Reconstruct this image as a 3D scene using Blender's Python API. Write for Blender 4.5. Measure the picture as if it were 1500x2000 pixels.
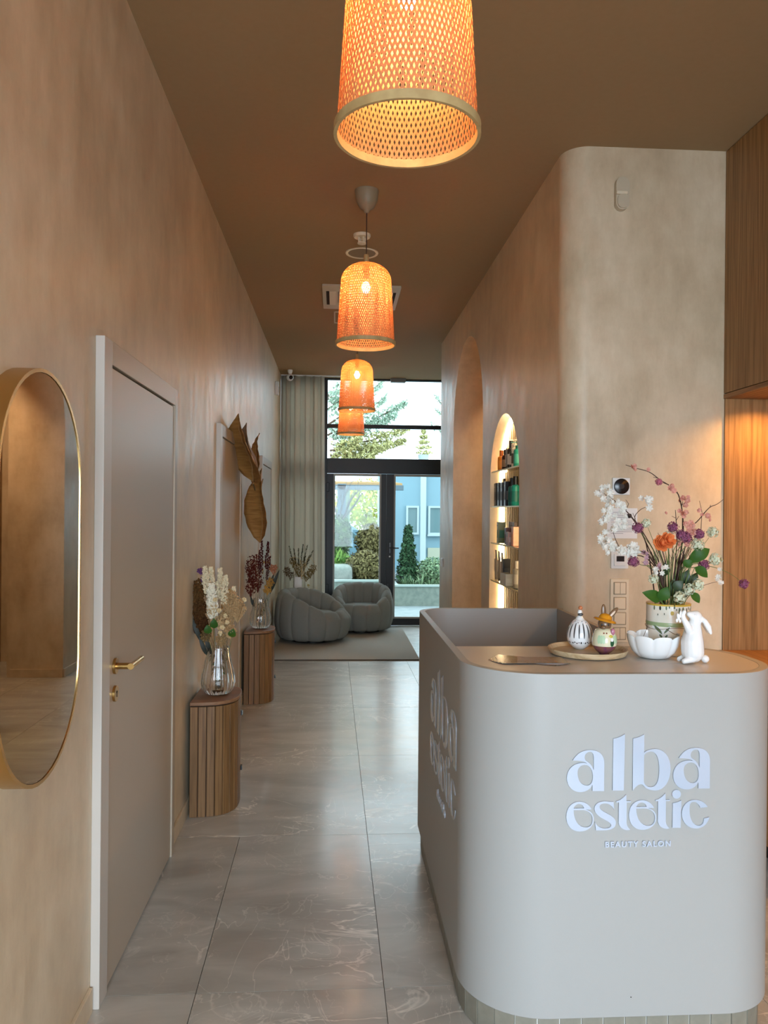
import bpy, bmesh, math, random
from mathutils import Vector, Matrix
PI = math.pi
S = bpy.context.scene
for o in list(bpy.data.objects): bpy.data.objects.remove(o)
COL = S.collection
rnd = random.Random(7)

# ---------------------------------------------------------------- camera
F_PX, YAW, PIT, ROLL, CH = 1530.1, 0.06035, -0.00151, 0.00932, 1.5397
cy, sy, cp, sp = math.cos(YAW), math.sin(YAW), math.cos(PIT), math.sin(PIT)
FW = Vector((sy*cp, cy*cp, sp)); RT = Vector((cy, -sy, 0)); UP = RT.cross(FW)
R2 = RT*math.cos(ROLL)+UP*math.sin(ROLL); U2 = -RT*math.sin(ROLL)+UP*math.cos(ROLL)
cam = bpy.data.cameras.new('camera'); camo = bpy.data.objects.new('camera', cam); COL.objects.link(camo)
cam.sensor_fit = 'VERTICAL'; cam.sensor_height = 24; cam.lens = 24*F_PX/2000; cam.clip_start = .02
camo.matrix_world = Matrix(((R2.x, U2.x, -FW.x, 0), (R2.y, U2.y, -FW.y, 0), (R2.z, U2.z, -FW.z, CH), (0, 0, 0, 1)))
S.camera = camo
def at(px, py, Y):
    d = FW*F_PX+R2*(px-750)+U2*(1000-py); d = d*(Y/d.y); return Vector((d.x, d.y, d.z+CH))

# ---------------------------------------------------------------- world, daylight, exposure
W = bpy.data.worlds.new('World'); S.world = W; W.use_nodes = True
W.node_tree.nodes['Background'].inputs[0].default_value = (.73, .87, 1, 1)
W.node_tree.nodes['Background'].inputs[1].default_value = 4.8
def area(name, loc, rot, sx, sy_, e, col):
    l = bpy.data.lights.new(name, 'AREA'); l.shape = 'RECTANGLE'; l.size = sx; l.size_y = sy_; l.energy = e; l.color = col
    o = bpy.data.objects.new(name, l); COL.objects.link(o); o.location = loc; o.rotation_euler = rot; return o
dl_ = area('daylight_street', (.55, -2.48, 1.35), (PI/2-.42, 0, 0), 2.3, 2.0, 138, (.72, .86, 1)); dl_.data.spread = math.radians(125)
sn = bpy.data.lights.new('sun', 'SUN'); sn.energy = 1.3; sn.angle = math.radians(50); sn.color = (.88, .95, 1); so = bpy.data.objects.new('sun', sn); COL.objects.link(so); so.rotation_euler = (math.radians(-52), 0, math.radians(-12))
S.view_settings.view_transform = 'Standard'; S.view_settings.look = 'None'
S.view_settings.exposure = -.06; S.view_settings.gamma = 1; S.view_settings.use_curve_mapping = False

# ---------------------------------------------------------------- helpers
def srgb(r, g, b):
    f = lambda c: (c/255/12.92 if c/255 <= .04045 else ((c/255+.055)/1.055)**2.4)
    return (f(r), f(g), f(b), 1)
MATS = {}
def mat(name, col, rough=.5, metal=0, col2=None, scale=(4, 4, 4), nscale=3, bump=0, spec=.5, detail=6, trans=0, emit=None, es=0, coat=0, lo=.35, hi=.65, coords='Object', rvar=0):
    if name in MATS: return MATS[name]
    m = bpy.data.materials.new(name); m.use_nodes = True; t = m.node_tree; n = t.nodes; b = n['Principled BSDF']
    b.inputs['Base Color'].default_value = col; b.inputs['Roughness'].default_value = rough; b.inputs['Metallic'].default_value = metal
    b.inputs['Specular IOR Level'].default_value = spec; b.inputs['Coat Weight'].default_value = coat
    if trans: b.inputs['Transmission Weight'].default_value = trans
    if emit: b.inputs['Emission Color'].default_value = emit; b.inputs['Emission Strength'].default_value = es
    if col2 or bump or rvar:
        tc = n.new('ShaderNodeTexCoord'); mp = n.new('ShaderNodeMapping'); mp.inputs['Scale'].default_value = scale
        nz = n.new('ShaderNodeTexNoise'); nz.inputs['Scale'].default_value = nscale; nz.inputs['Detail'].default_value = detail
        t.links.new(tc.outputs[coords], mp.inputs[0]); t.links.new(mp.outputs[0], nz.inputs[0])
        if col2:
            cr = n.new('ShaderNodeValToRGB'); cr.color_ramp.elements[0].color = col; cr.color_ramp.elements[1].color = col2
            cr.color_ramp.elements[0].position = lo; cr.color_ramp.elements[1].position = hi
            t.links.new(nz.outputs[0], cr.inputs[0]); t.links.new(cr.outputs[0], b.inputs['Base Color'])
        if bump:
            bp = n.new('ShaderNodeBump'); bp.inputs['Strength'].default_value = bump; bp.inputs['Distance'].default_value = .01
            t.links.new(nz.outputs[0], bp.inputs['Height']); t.links.new(bp.outputs[0], b.inputs['Normal'])
        if rvar:
            mr = n.new('ShaderNodeMapRange'); mr.inputs['To Min'].default_value = rough-rvar; mr.inputs['To Max'].default_value = rough+rvar
            t.links.new(nz.outputs[0], mr.inputs[0]); t.links.new(mr.outputs[0], b.inputs['Roughness'])
    MATS[name] = m; return m
def translucent(name, col, amt=.5, col2=None, rough=.6):
    if name in MATS: return MATS[name]
    m = mat(name, col, rough, spec=.2); t = m.node_tree; n = t.nodes; b = n['Principled BSDF']; out = n['Material Output']
    tr = n.new('ShaderNodeBsdfTranslucent'); tr.inputs[0].default_value = col2 or col
    mx = n.new('ShaderNodeMixShader'); mx.inputs[0].default_value = amt
    t.links.new(b.outputs[0], mx.inputs[1]); t.links.new(tr.outputs[0], mx.inputs[2]); t.links.new(mx.outputs[0], out.inputs[0]); return m
def pane_glass(name, tint=(1, 1, 1, 1), refl=1.0):
    m = bpy.data.materials.new(name); m.use_nodes = True; t = m.node_tree; n = t.nodes; n.remove(n['Principled BSDF'])
    tr = n.new('ShaderNodeBsdfTransparent'); tr.inputs[0].default_value = tint
    gl = n.new('ShaderNodeBsdfGlossy'); gl.inputs['Roughness'].default_value = .01
    fr = n.new('ShaderNodeFresnel'); fr.inputs[0].default_value = 1.45
    mu = n.new('ShaderNodeMath'); mu.operation = 'MULTIPLY'; mu.inputs[1].default_value = refl
    mx = n.new('ShaderNodeMixShader')
    t.links.new(fr.outputs[0], mu.inputs[0]); t.links.new(mu.outputs[0], mx.inputs[0]); t.links.new(tr.outputs[0], mx.inputs[1]); t.links.new(gl.outputs[0], mx.inputs[2])
    t.links.new(mx.outputs[0], n['Material Output'].inputs[0]); MATS[name] = m; return m

def link(name, bm, m, parent=None, smooth=0, bevel=0, seg=2):
    me = bpy.data.meshes.new(name)
    if isinstance(bm, bmesh.types.BMesh):
        bmesh.ops.recalc_face_normals(bm, faces=bm.faces); bm.to_mesh(me); bm.free()
    else: me = bm
    if m:
        for x in (m if isinstance(m, (list, tuple)) else [m]): me.materials.append(x)
    o = bpy.data.objects.new(name, me); COL.objects.link(o)
    if parent: o.parent = parent
    if bevel:
        md = o.modifiers.new('bevel', 'BEVEL'); md.width = bevel; md.segments = seg; md.limit_method = 'ANGLE'
    if smooth:
        for p in me.polygons: p.use_smooth = True
        if smooth < 180: me.set_sharp_from_angle(angle=math.radians(smooth))
    return o
def tag(o, label=None, cat=None, group=None, kind=None):
    if label: o['label'] = label
    if cat: o['category'] = cat
    if group: o['group'] = group
    if kind: o['kind'] = kind
    return o
def thing(name, loc, label, cat, group=None, rz=0, kind=None):
    o = bpy.data.objects.new(name, None); COL.objects.link(o); o.location = loc; o.rotation_euler.z = rz; o.empty_display_size = .05
    return tag(o, label, cat, group, kind)
def struct(o, label=None, cat=None): return tag(o, label, cat, None, 'structure')
def B(): return bmesh.new()
def box(bm, x0, x1, y0, y1, z0, z1, mi=0):
    vs = [bm.verts.new((x, y, z)) for x in (x0, x1) for y in (y0, y1) for z in (z0, z1)]
    for f in ((0, 1, 3, 2), (4, 6, 7, 5), (0, 4, 5, 1), (2, 3, 7, 6), (0, 2, 6, 4), (1, 5, 7, 3)):
        bm.faces.new([vs[i] for i in f]).material_index = mi
    return bm
def boxes(*bs):
    bm = B()
    for b in bs: box(bm, *b)
    return bm
def lathe(bm, prof, n=32, c=(0, 0, 0), axis='z', mi=0, mod=None, closed=False):
    rings = []
    for i, (r, z) in enumerate(prof):
        ring = []
        for k in range(n):
            a = 2*PI*k/n; rr = r*(mod(a, i) if mod else 1)
            x, y, w = rr*math.cos(a), rr*math.sin(a), z
            p = {'z': (x, y, w), 'x': (w, x, y), 'y': (x, w, y)}[axis]
            ring.append(bm.verts.new((p[0]+c[0], p[1]+c[1], p[2]+c[2])))
        rings.append(ring)
    for a in range(len(rings)-(0 if closed else 1)):
        q, w = rings[a], rings[(a+1) % len(rings)]
        for k in range(n): bm.faces.new((q[k], q[(k+1) % n], w[(k+1) % n], w[k])).material_index = mi
    if not closed:
        for ring, r in ((rings[0], prof[0][0]), (rings[-1], prof[-1][0])):
            if r > 1e-4: bm.faces.new(ring).material_index = mi
    return bm
def tube(bm, pts, r0, r1=None, n=5, mi=0):
    r1 = r0 if r1 is None else r1; pts = [Vector(p) for p in pts]; prev = None; L = len(pts)
    u = None
    for i, p in enumerate(pts):
        d = (pts[min(i+1, L-1)]-pts[max(i-1, 0)])
        d = d.normalized() if d.length > 1e-7 else Vector((0, 0, 1))
        if u is None: u = d.orthogonal().normalized()
        else:
            u = u-d*u.dot(d); u = u.normalized() if u.length > 1e-5 else d.orthogonal().normalized()
        v = d.cross(u); r = r0+(r1-r0)*i/max(1, L-1)
        ring = [bm.verts.new(p+(u*math.cos(2*PI*k/n)+v*math.sin(2*PI*k/n))*r) for k in range(n)]
        if prev:
            for k in range(n): bm.faces.new((prev[k], prev[(k+1) % n], ring[(k+1) % n], ring[k])).material_index = mi
        else: bm.faces.new(ring).material_index = mi
        prev = ring
    bm.faces.new(prev).material_index = mi; return bm
def blob(bm, c, r, sz=1, mi=0, jit=.0, d=None):
    c = Vector(c); vs = []
    R = Matrix.Identity(3) if d is None else Vector((0, 0, 1)).rotation_difference(Vector(d)).to_matrix()
    for v in ((1, 0, 0), (-1, 0, 0), (0, 1, 0), (0, -1, 0), (0, 0, sz), (0, 0, -sz)):
        vs.append(bm.verts.new(c+R@(Vector(v)*r*(1+rnd.uniform(-jit, jit)))))
    for a, b, e in ((0, 2, 4), (2, 1, 4), (1, 3, 4), (3, 0, 4), (2, 0, 5), (1, 2, 5), (3, 1, 5), (0, 3, 5)):
        bm.faces.new((vs[a], vs[b], vs[e])).material_index = mi
def ball(bm, c, r, sc=(1, 1, 1), nu=16, nv=10, mi=0, rot=None):
    c = Vector(c); rows = []
    T = (lambda v: c+(rot@v)) if rot else (lambda v: c+v)
    top = bm.verts.new(T(Vector((0, 0, r*sc[2])))); bot = bm.verts.new(T(Vector((0, 0, -r*sc[2]))))
    for j in range(1, nv):
        th = PI*j/nv
        rows.append([bm.verts.new(T(Vector((r*sc[0]*math.sin(th)*math.cos(2*PI*k/nu), r*sc[1]*math.sin(th)*math.sin(2*PI*k/nu), r*sc[2]*math.cos(th))))) for k in range(nu)])
    for k in range(nu):
        bm.faces.new((top, rows[0][k], rows[0][(k+1) % nu])).material_index = mi
        bm.faces.new((bot, rows[-1][(k+1) % nu], rows[-1][k])).material_index = mi
        for j in range(len(rows)-1): bm.faces.new((rows[j][k], rows[j+1][k], rows[j+1][(k+1) % nu], rows[j][(k+1) % nu])).material_index = mi
def prism(bm, poly, z0, z1, mi=0):
    a = [bm.verts.new((x, y, z0)) for x, y in poly]; b = [bm.verts.new((x, y, z1)) for x, y in poly]; n = len(poly)
    bm.faces.new(a).material_index = mi; bm.faces.new(b).material_index = mi
    for i in range(n): bm.faces.new((a[i], a[(i+1) % n], b[(i+1) % n], b[i])).material_index = mi
    return bm
def rrect(x0, x1, y0, y1, rs, n=10):
    """rounded rectangle, radii (x0y0, x1y0, x1y1, x0y1), counter-clockwise"""
    out = []
    for (cx, cy_, r, a0) in ((x0+rs[0], y0+rs[0], rs[0], PI), (x1-rs[1], y0+rs[1], rs[1], 1.5*PI), (x1-rs[2], y1-rs[2], rs[2], 0), (x0+rs[3], y1-rs[3], rs[3], .5*PI)):
        if r <= 0: out.append((cx, cy_)); continue
        for k in range(n+1):
            a = a0+.5*PI*k/n; out.append((cx+r*math.cos(a), cy_+r*math.sin(a)))
    return out
def flatpaths(paths, depth, M=None, res=10):
    """filled 2-D outlines with holes, extruded by depth; a path is a list of points"""
    cu = bpy.data.curves.new('tmp', 'CURVE'); cu.dimensions = '2D'; cu.fill_mode = 'BOTH'; cu.extrude = depth/2
    for p in paths:
        sp_ = cu.splines.new('POLY'); sp_.points.add(len(p)-1); sp_.use_cyclic_u = True
        for i, (x, y) in enumerate(p): sp_.points[i].co = (x, y, 0, 1)
    o = bpy.data.objects.new('tmp', cu); COL.objects.link(o)
    dg = bpy.context.evaluated_depsgraph_get(); me = bpy.data.meshes.new_from_object(o.evaluated_get(dg)); bpy.data.objects.remove(o); bpy.data.curves.remove(cu)
    me.materials.clear()
    if M: me.transform(M)
    return me
def svg(s, k=8):
    """tiny path reader: M L C, absolute"""
    t = s.replace(',', ' ').replace('M', ' M ').replace('L', ' L ').replace('C', ' C ').split(); i = 0; pts = []; c = ''
    while i < len(t):
        if t[i] in 'MLC': c = t[i]; i += 1
        if c in 'ML': pts.append((float(t[i]), float(t[i+1]))); i += 2
        else:
            p = [float(v) for v in t[i:i+6]]; i += 6; a = pts[-1]
            for q in range(1, k+1):
                u = q/k; w = 1-u
                pts.append((w**3*a[0]+3*w*w*u*p[0]+3*w*u*u*p[2]+u**3*p[4], w**3*a[1]+3*w*w*u*p[1]+3*w*u*u*p[3]+u**3*p[5]))
    if math.dist(pts[0], pts[-1]) < 1e-3: pts.pop()
    return pts
def text_mesh(s, size, depth, M, spacing=1.0, align='CENTER'):
    cu = bpy.data.curves.new('tmp', 'FONT'); cu.body = s; cu.size = size; cu.extrude = depth/2; cu.align_x = align; cu.space_character = spacing; cu.offset = size*.03
    o = bpy.data.objects.new('tmp', cu); COL.objects.link(o)
    dg = bpy.context.evaluated_depsgraph_get(); me = bpy.data.meshes.new_from_object(o.evaluated_get(dg)); bpy.data.objects.remove(o)
    me.materials.clear(); me.transform(M); return me
def copy_tree(o, parent=None):
    c = o.copy(); COL.objects.link(c); c.parent = parent
    for ch in o.children: copy_tree(ch, c)
    return c

# ---------------------------------------------------------------- materials
def plaster(name, c1, c2, c3, rough=.4, sc=(1, 1, 1)):
    m = mat(name, c1, rough, spec=.5); t = m.node_tree; n = t.nodes; b = n['Principled BSDF']; L = t.links
    g = n.new('ShaderNodeNewGeometry')
    def nz(scale, s, d=5, ro=.55):
        mp = n.new('ShaderNodeMapping'); mp.inputs['Scale'].default_value = s; x = n.new('ShaderNodeTexNoise'); x.inputs['Scale'].default_value = scale; x.inputs['Detail'].default_value = d; x.inputs['Roughness'].default_value = ro
        L.new(g.outputs['Position'], mp.inputs[0]); L.new(mp.outputs[0], x.inputs[0]); return x
    a = nz(2.3, sc, 10, .68); c = nz(8, (1, 1, .35), 7, .65); d = nz(45, (1, 1, .22), 3)
    cr = n.new('ShaderNodeValToRGB'); e = cr.color_ramp.elements; e[0].color = c1; e[0].position = .36; e[1].color = c3; e[1].position = .64
    k = cr.color_ramp.elements.new(.5); k.color = c2
    ad = n.new('ShaderNodeMath'); ad.operation = 'MULTIPLY_ADD'; ad.inputs[1].default_value = .45
    L.new(c.outputs[0], ad.inputs[0])
    sc_ = n.new('ShaderNodeMath'); sc_.operation = 'MULTIPLY'; sc_.inputs[1].default_value = .55; L.new(a.outputs[0], sc_.inputs[0]); L.new(sc_.outputs[0], ad.inputs[2])
    L.new(ad.outputs[0], cr.inputs[0]); L.new(cr.outputs[0], b.inputs['Base Color'])
    mr = n.new('ShaderNodeMapRange'); mr.inputs['From Min'].default_value = .3; mr.inputs['From Max'].default_value = .7; mr.inputs['To Min'].default_value = rough-.04; mr.inputs['To Max'].default_value = rough+.12
    L.new(c.outputs[0], mr.inputs[0]); L.new(mr.outputs[0], b.inputs['Roughness'])
    ad2 = n.new('ShaderNodeMath'); ad2.operation = 'MULTIPLY_ADD'; ad2.inputs[1].default_value = .35; L.new(d.outputs[0], ad2.inputs[0]); L.new(ad.outputs[0], ad2.inputs[2])
    bp = n.new('ShaderNodeBump'); bp.inputs['Strength'].default_value = .35; bp.inputs['Distance'].default_value = .006
    L.new(ad2.outputs[0], bp.inputs['Height']); L.new(bp.outputs[0], b.inputs['Normal']); return m
M_wall = plaster('wall_plaster', srgb(184, 164, 136), srgb(203, 184, 155), srgb(218, 201, 174), .37)
M_ceil = mat('ceiling_dimmed', srgb(158, 132, 98), .75, col2=srgb(160, 134, 100), nscale=9, bump=.03, spec=.2)  # colour lowered from the wall beige to stand for dim light up there
def oak(name, a, b_, axis='z', rough=.5):
    m = mat(name, a, rough, spec=.35); t = m.node_tree; n = t.nodes; bs = n['Principled BSDF']; L = t.links
    tc = n.new('ShaderNodeTexCoord'); mp = n.new('ShaderNodeMapping')
    mp.inputs['Scale'].default_value = {'z': (34, 34, .9), 'y': (34, .9, 34), 'x': (.9, 34, 34)}[axis]
    oi = n.new('ShaderNodeObjectInfo'); sc_ = n.new('ShaderNodeVectorMath'); sc_.operation = 'SCALE'; sc_.inputs['Scale'].default_value = 7
    cb = n.new('ShaderNodeCombineXYZ'); L.new(oi.outputs['Random'], cb.inputs[0]); L.new(oi.outputs['Random'], cb.inputs[2]); L.new(cb.outputs[0], sc_.inputs[0])
    add = n.new('ShaderNodeVectorMath'); L.new(tc.outputs['Object'], mp.inputs[0]); L.new(mp.outputs[0], add.inputs[0]); L.new(sc_.outputs[0], add.inputs[1])
    nz = n.new('ShaderNodeTexNoise'); nz.inputs['Scale'].default_value = 2.2; nz.inputs['Detail'].default_value = 7; nz.inputs['Roughness'].default_value = .62; nz.inputs['Distortion'].default_value = .3
    L.new(add.outputs[0], nz.inputs[0]); cr = n.new('ShaderNodeValToRGB'); cr.color_ramp.elements[0].color = a; cr.color_ramp.elements[1].color = b_; cr.color_ramp.elements[0].position = .36; cr.color_ramp.elements[1].position = .62
    L.new(nz.outputs[0], cr.inputs[0]); L.new(cr.outputs[0], bs.inputs['Base Color'])
    bp = n.new('ShaderNodeBump'); bp.inputs['Strength'].default_value = .15; bp.inputs['Distance'].default_value = .003; L.new(nz.outputs[0], bp.inputs['Height']); L.new(bp.outputs[0], bs.inputs['Normal']); return m
M_oak = oak('oak_vertical', srgb(122, 88, 50), srgb(162, 122, 78)); M_oaky = oak('oak_lengthwise', srgb(122, 82, 46), srgb(158, 114, 70), 'y')
M_slat = oak('bamboo_slat', srgb(96, 66, 36), srgb(132, 96, 58)); M_top = oak('pedestal_top', srgb(112, 78, 52), srgb(138, 100, 70), 'x')
def stone():
    m = mat('floor_stone', srgb(150, 140, 128), .3, spec=.7, coat=.35); m.node_tree.nodes['Principled BSDF'].inputs['Coat Roughness'].default_value = .14; t = m.node_tree; n = t.nodes; b = n['Principled BSDF']; L = t.links
    tc = n.new('ShaderNodeTexCoord'); oi = n.new('ShaderNodeObjectInfo'); g = n.new('ShaderNodeNewGeometry')
    sc_ = n.new('ShaderNodeVectorMath'); sc_.operation = 'SCALE'; sc_.inputs['Scale'].default_value = 40
    cb = n.new('ShaderNodeCombineXYZ'); L.new(oi.outputs['Random'], cb.inputs[0]); L.new(oi.outputs['Random'], cb.inputs[1]); L.new(cb.outputs[0], sc_.inputs[0])
    add = n.new('ShaderNodeVectorMath'); L.new(tc.outputs['Object'], add.inputs[0]); L.new(sc_.outputs[0], add.inputs[1])
    def nz(scale, det, dist, rot=0, s=(1, 1, 1)):
        mp = n.new('ShaderNodeMapping'); mp.inputs['Rotation'].default_value = (0, 0, rot); mp.inputs['Scale'].default_value = s
        x = n.new('ShaderNodeTexNoise'); x.inputs['Scale'].default_value = scale; x.inputs['Detail'].default_value = det; x.inputs['Distortion'].default_value = dist
        L.new(add.outputs[0], mp.inputs[0]); L.new(mp.outputs[0], x.inputs[0]); return x
    base = nz(2.2, 9, .8, .7, (1, 2.6, 1))
    cr = n.new('ShaderNodeValToRGB'); e = cr.color_ramp.elements; e[0].color = srgb(152, 147, 138); e[0].position = .32; e[1].color = srgb(184, 181, 172); e[1].position = .68
    L.new(base.outputs[0], cr.inputs[0])
    prev = cr.outputs[0]
    for (scale, rot, w, s, amt) in ((1.5, .75, .011, (1, 2.2, 1), .85), (3.1, -.2, .009, (1, 1.5, 1), .5), (2.2, 1.15, .006, (2.0, .8, 1), .65)):
        v = nz(scale, 5, 1.3, rot, s)
        sub = n.new('ShaderNodeMath'); sub.operation = 'SUBTRACT'; sub.inputs[1].default_value = .5; L.new(v.outputs[0], sub.inputs[0])
        ab = n.new('ShaderNodeMath'); ab.operation = 'ABSOLUTE'; L.new(sub.outputs[0], ab.inputs[0])
        mr = n.new('ShaderNodeMapRange'); mr.inputs['From Min'].default_value = 0; mr.inputs['From Max'].default_value = w; mr.inputs['To Min'].default_value = amt; mr.inputs['To Max'].default_value = 0; L.new(ab.outputs[0], mr.inputs[0])
        mask = nz(1.1, 2, 0, rot+.4); mk = n.new('ShaderNodeMapRange'); mk.inputs['From Min'].default_value = .45; mk.inputs['From Max'].default_value = .6; L.new(mask.outputs[0], mk.inputs[0])
        mul = n.new('ShaderNodeMath'); mul.operation = 'MULTIPLY'; L.new(mr.outputs[0], mul.inputs[0]); L.new(mk.outputs[0], mul.inputs[1])
        mx = n.new('ShaderNodeMixRGB'); mx.inputs[2].default_value = srgb(232, 226, 214); L.new(mul.outputs[0], mx.inputs[0]); L.new(prev, mx.inputs[1]); prev = mx.outputs[0]
    L.new(prev, b.inputs['Base Color'])
    bp = n.new('ShaderNodeBump'); bp.inputs['Strength'].default_value = .08; bp.inputs['Distance'].default_value = .004; L.new(base.outputs[0], bp.inputs['Height']); L.new(bp.outputs[0], b.inputs['Normal'])
    mr = n.new('ShaderNodeMapRange'); mr.inputs['To Min'].default_value = .24; mr.inputs['To Max'].default_value = .42; L.new(base.outputs[0], mr.inputs[0]); L.new(mr.outputs[0], b.inputs['Roughness']); return m
M_stone = stone()
M_grout = mat('grout', srgb(92, 84, 76), .9)
M_desk = mat('desk_lacquer', srgb(160, 160, 157), .42, nscale=60, bump=.02, spec=.4)
M_desktop = mat('desk_top_lacquer', srgb(190, 184, 176), .34, nscale=60, bump=.02)
M_kick = mat('kick_tile', srgb(116, 113, 101), .4, col2=srgb(140, 136, 122), nscale=3)
M_kgrout = mat('kick_grout', srgb(214, 212, 204), .8)
M_sign = mat('sign_acrylic', srgb(192, 204, 222), .12, metal=.25, spec=.6, coat=.5)  # pale blue tint stands for the sky that the mirror letters reflect
M_door = mat('door_lacquer', srgb(176, 160, 140), .38, spec=.4)
M_case = mat('casing_edge', srgb(190, 182, 172), .4)
M_brass = mat('brushed_brass', srgb(190, 152, 92), .3, 1, nscale=30, scale=(1, 1, 8), bump=.02)
M_gold = mat('mirror_brass', srgb(206, 168, 108), .27, 1)
M_mirror = mat('mirror_glass', srgb(226, 226, 222), .015, 1)
M_black = mat('black_aluminium', srgb(15, 18, 20), .45, spec=.4); M_gasket = mat('grey_gasket', srgb(150, 148, 142), .5)
M_pane = pane_glass('pane_glass', (.93, .98, .97, 1), .4)
M_white = mat('white_plastic', srgb(222, 222, 220), .35); M_cream = mat('cream_plastic', srgb(222, 208, 182), .4); M_beigep = mat('beige_plastic', srgb(196, 182, 158), .4)
M_dark = mat('dark_plastic', srgb(18, 18, 20), .25); M_gap = mat('shadow_gap', srgb(20, 17, 14), .9)
M_cloth = mat('chair_boucle', srgb(126, 128, 124), .95, col2=srgb(146, 147, 143), nscale=120, bump=.25, spec=.1)
M_rug = mat('rug_weave', srgb(160, 156, 148), .98, col2=srgb(188, 184, 176), nscale=160, bump=.4, spec=.05, scale=(1, 3, 1))
M_curtain = translucent('curtain_linen', srgb(212, 206, 196), .5, srgb(216, 208, 194), .9)
M_glass = mat('clear_glass', (1, 1, 1, 1), .01, trans=1); M_glass.node_tree.nodes['Principled BSDF'].inputs['IOR'].default_value = 1.45
M_porc = mat('white_porcelain', srgb(232, 234, 234), .12, spec=.55, coat=.6)
M_twig = mat('twig', srgb(70, 50, 42), .8); M_stem = mat('green_stem', srgb(84, 104, 52), .6)
M_leaf = translucent('leaf_green', srgb(52, 92, 34), .25, srgb(110, 160, 50), .45)
M_bamboo = translucent('bamboo_strip', srgb(216, 160, 108), .24, srgb(238, 116, 46), .6)
M_rim = mat('bamboo_rim', srgb(196, 168, 116), .6, col2=srgb(178, 148, 98), nscale=6)
def emit(name, col, s):
    m = bpy.data.materials.new(name); m.use_nodes = True; t = m.node_tree; t.nodes.remove(t.nodes['Principled BSDF']); e = t.nodes.new('ShaderNodeEmission'); e.inputs[0].default_value = col; e.inputs[1].default_value = s
    t.links.new(e.outputs[0], t.nodes['Material Output'].inputs[0]); MATS[name] = m; return m
M_bulb = emit('bulb_glow', (1, .66, .31, 1), 430)
M_led = emit('led_strip_glow', (1, .74, .42, 1), 32)
M_spot = emit('spot_glow', (1, .50, .14, 1), 1500)

# ================================================================ setting
XL, XR, YF, XC, H = -.742, 1.085, 3.70, 1.87, 3.30
TILT = .0065
# floor: slab and tiles
fl = link('floor', boxes((XL-.15, 2.6, -2.45, 10.5, -.15, -.0101)), M_grout); struct(fl)
def tile_mesh(w, l):
    g = .0011; me = bpy.data.meshes.new('floor_tile'); bm = box(B(), -w/2+g, w/2-g, -l/2+g, l/2-g, -.010, 0); bm.to_mesh(me); bm.free(); me.materials.append(M_stone); return me
tm, tmw = tile_mesh(.6, 1.2), tile_mesh(1.2, 1.2)
def tile(me, i0, w, j):
    cx = i0*.6+w/2; cyy = (j+.5)*1.2; X = .167+cx-TILT*cyy; Y = 2.522+cyy+TILT*cx
    o = bpy.data.objects.new('floor_tile', me); COL.objects.link(o); o.location = (X, Y, 0); o.rotation_euler.z = TILT; o.parent = fl
for j in range(-4, 7):
    if j >= 1: tile(tmw, -2, 1.2, j)
    else: tile(tm, -2, .6, j); tile(tm, -1, .6, j)
    for i in range(0, 4): tile(tm, i, .6, j)
struct(link('ceiling', boxes((XL-.15, 2.6, -2.45, 10.6, H, H+.2)), M_ceil))
wl = link('wall_left', boxes((XL-.15, XL, -2.45, 10.6, 0, H)), M_wall); struct(wl)
# right corridor wall with the arched passage and the arched niche (outline in Y-z)
def arch(y0, y1, ztop, z0, n=22):
    r = (y1-y0)/2; c = (y0+y1)/2; zs = ztop-r
    return [(y0, z0), (y1, z0)]+[(c+r*math.cos(PI*k/n), zs+r*math.sin(PI*k/n)) for k in range(n+1)]
PA, PB = 5.80, 7.28; NA, NB = 4.615, 5.50
Myz = Matrix(((0, 0, 1, 0), (1, 0, 0, 0), (0, 1, 0, 0), (0, 0, 0, 1)))
ap = arch(PA, PB, 3.0, 0); out = [(3.82, 0), (PA, 0)]+ap[2:][::-1]+[(PB, 0), (8.18, 0), (8.18, H), (3.82, H)]
wr = link('wall_right', flatpaths([out, arch(NA, NB, 2.18, .12)[::-1]], .5, Matrix.Translation((XR+.25, 0, 0))@Myz), M_wall, smooth=30); struct(wr)
poly = [(XR, 3.82)]+[(XR+.12-.12*math.cos(.5*PI*k/14), 3.82-.12*math.sin(.5*PI*k/14)) for k in range(1, 15)]+[(2.6, YF), (2.6, 3.82)]
struct(link('wall_front_face', prism(B(), poly, 0, H), M_wall, smooth=25)).name = 'wall_center'
struct(link('wall_passage', boxes((1.95, 2.05, 3.82, 8.3, 0, H)), M_oak))
struct(link('wall_lounge', boxes((1.585, 1.95, 8.03, 8.18, 0, H), (1.95, 2.1, 8.3, 10.6, 0, H)), M_wall))
struct(link('ground_street', boxes((-9, 9, -14, -2.62, -.2, -.03)), mat('paving_street', srgb(120, 116, 110), .9))).name = 'ground'
# baseboards
def baseboard(name, bs): struct(link(name, boxes(*bs), M_wall, bevel=.002))
baseboard('baseboard_left', [(XL, XL+.012, a, b, 0, .075) for a, b in ((-2.4, 2.44), (3.56, 4.84), (5.96, 7.56), (8.66, 10.35))])
baseboard('baseboard_right', [(XR-.012, XR, 3.9, PA, 0, .075), (XR-.012, XR, PB, 8.18, 0, .075), (XR, 1.55, PB-.012, PB, 0, .075), (XR, 1.55, PA, PA+.012, 0, .075)])
baseboard('baseboard_front', [(1.25, 1.86, YF-.012, YF, 0, .075)])
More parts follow.
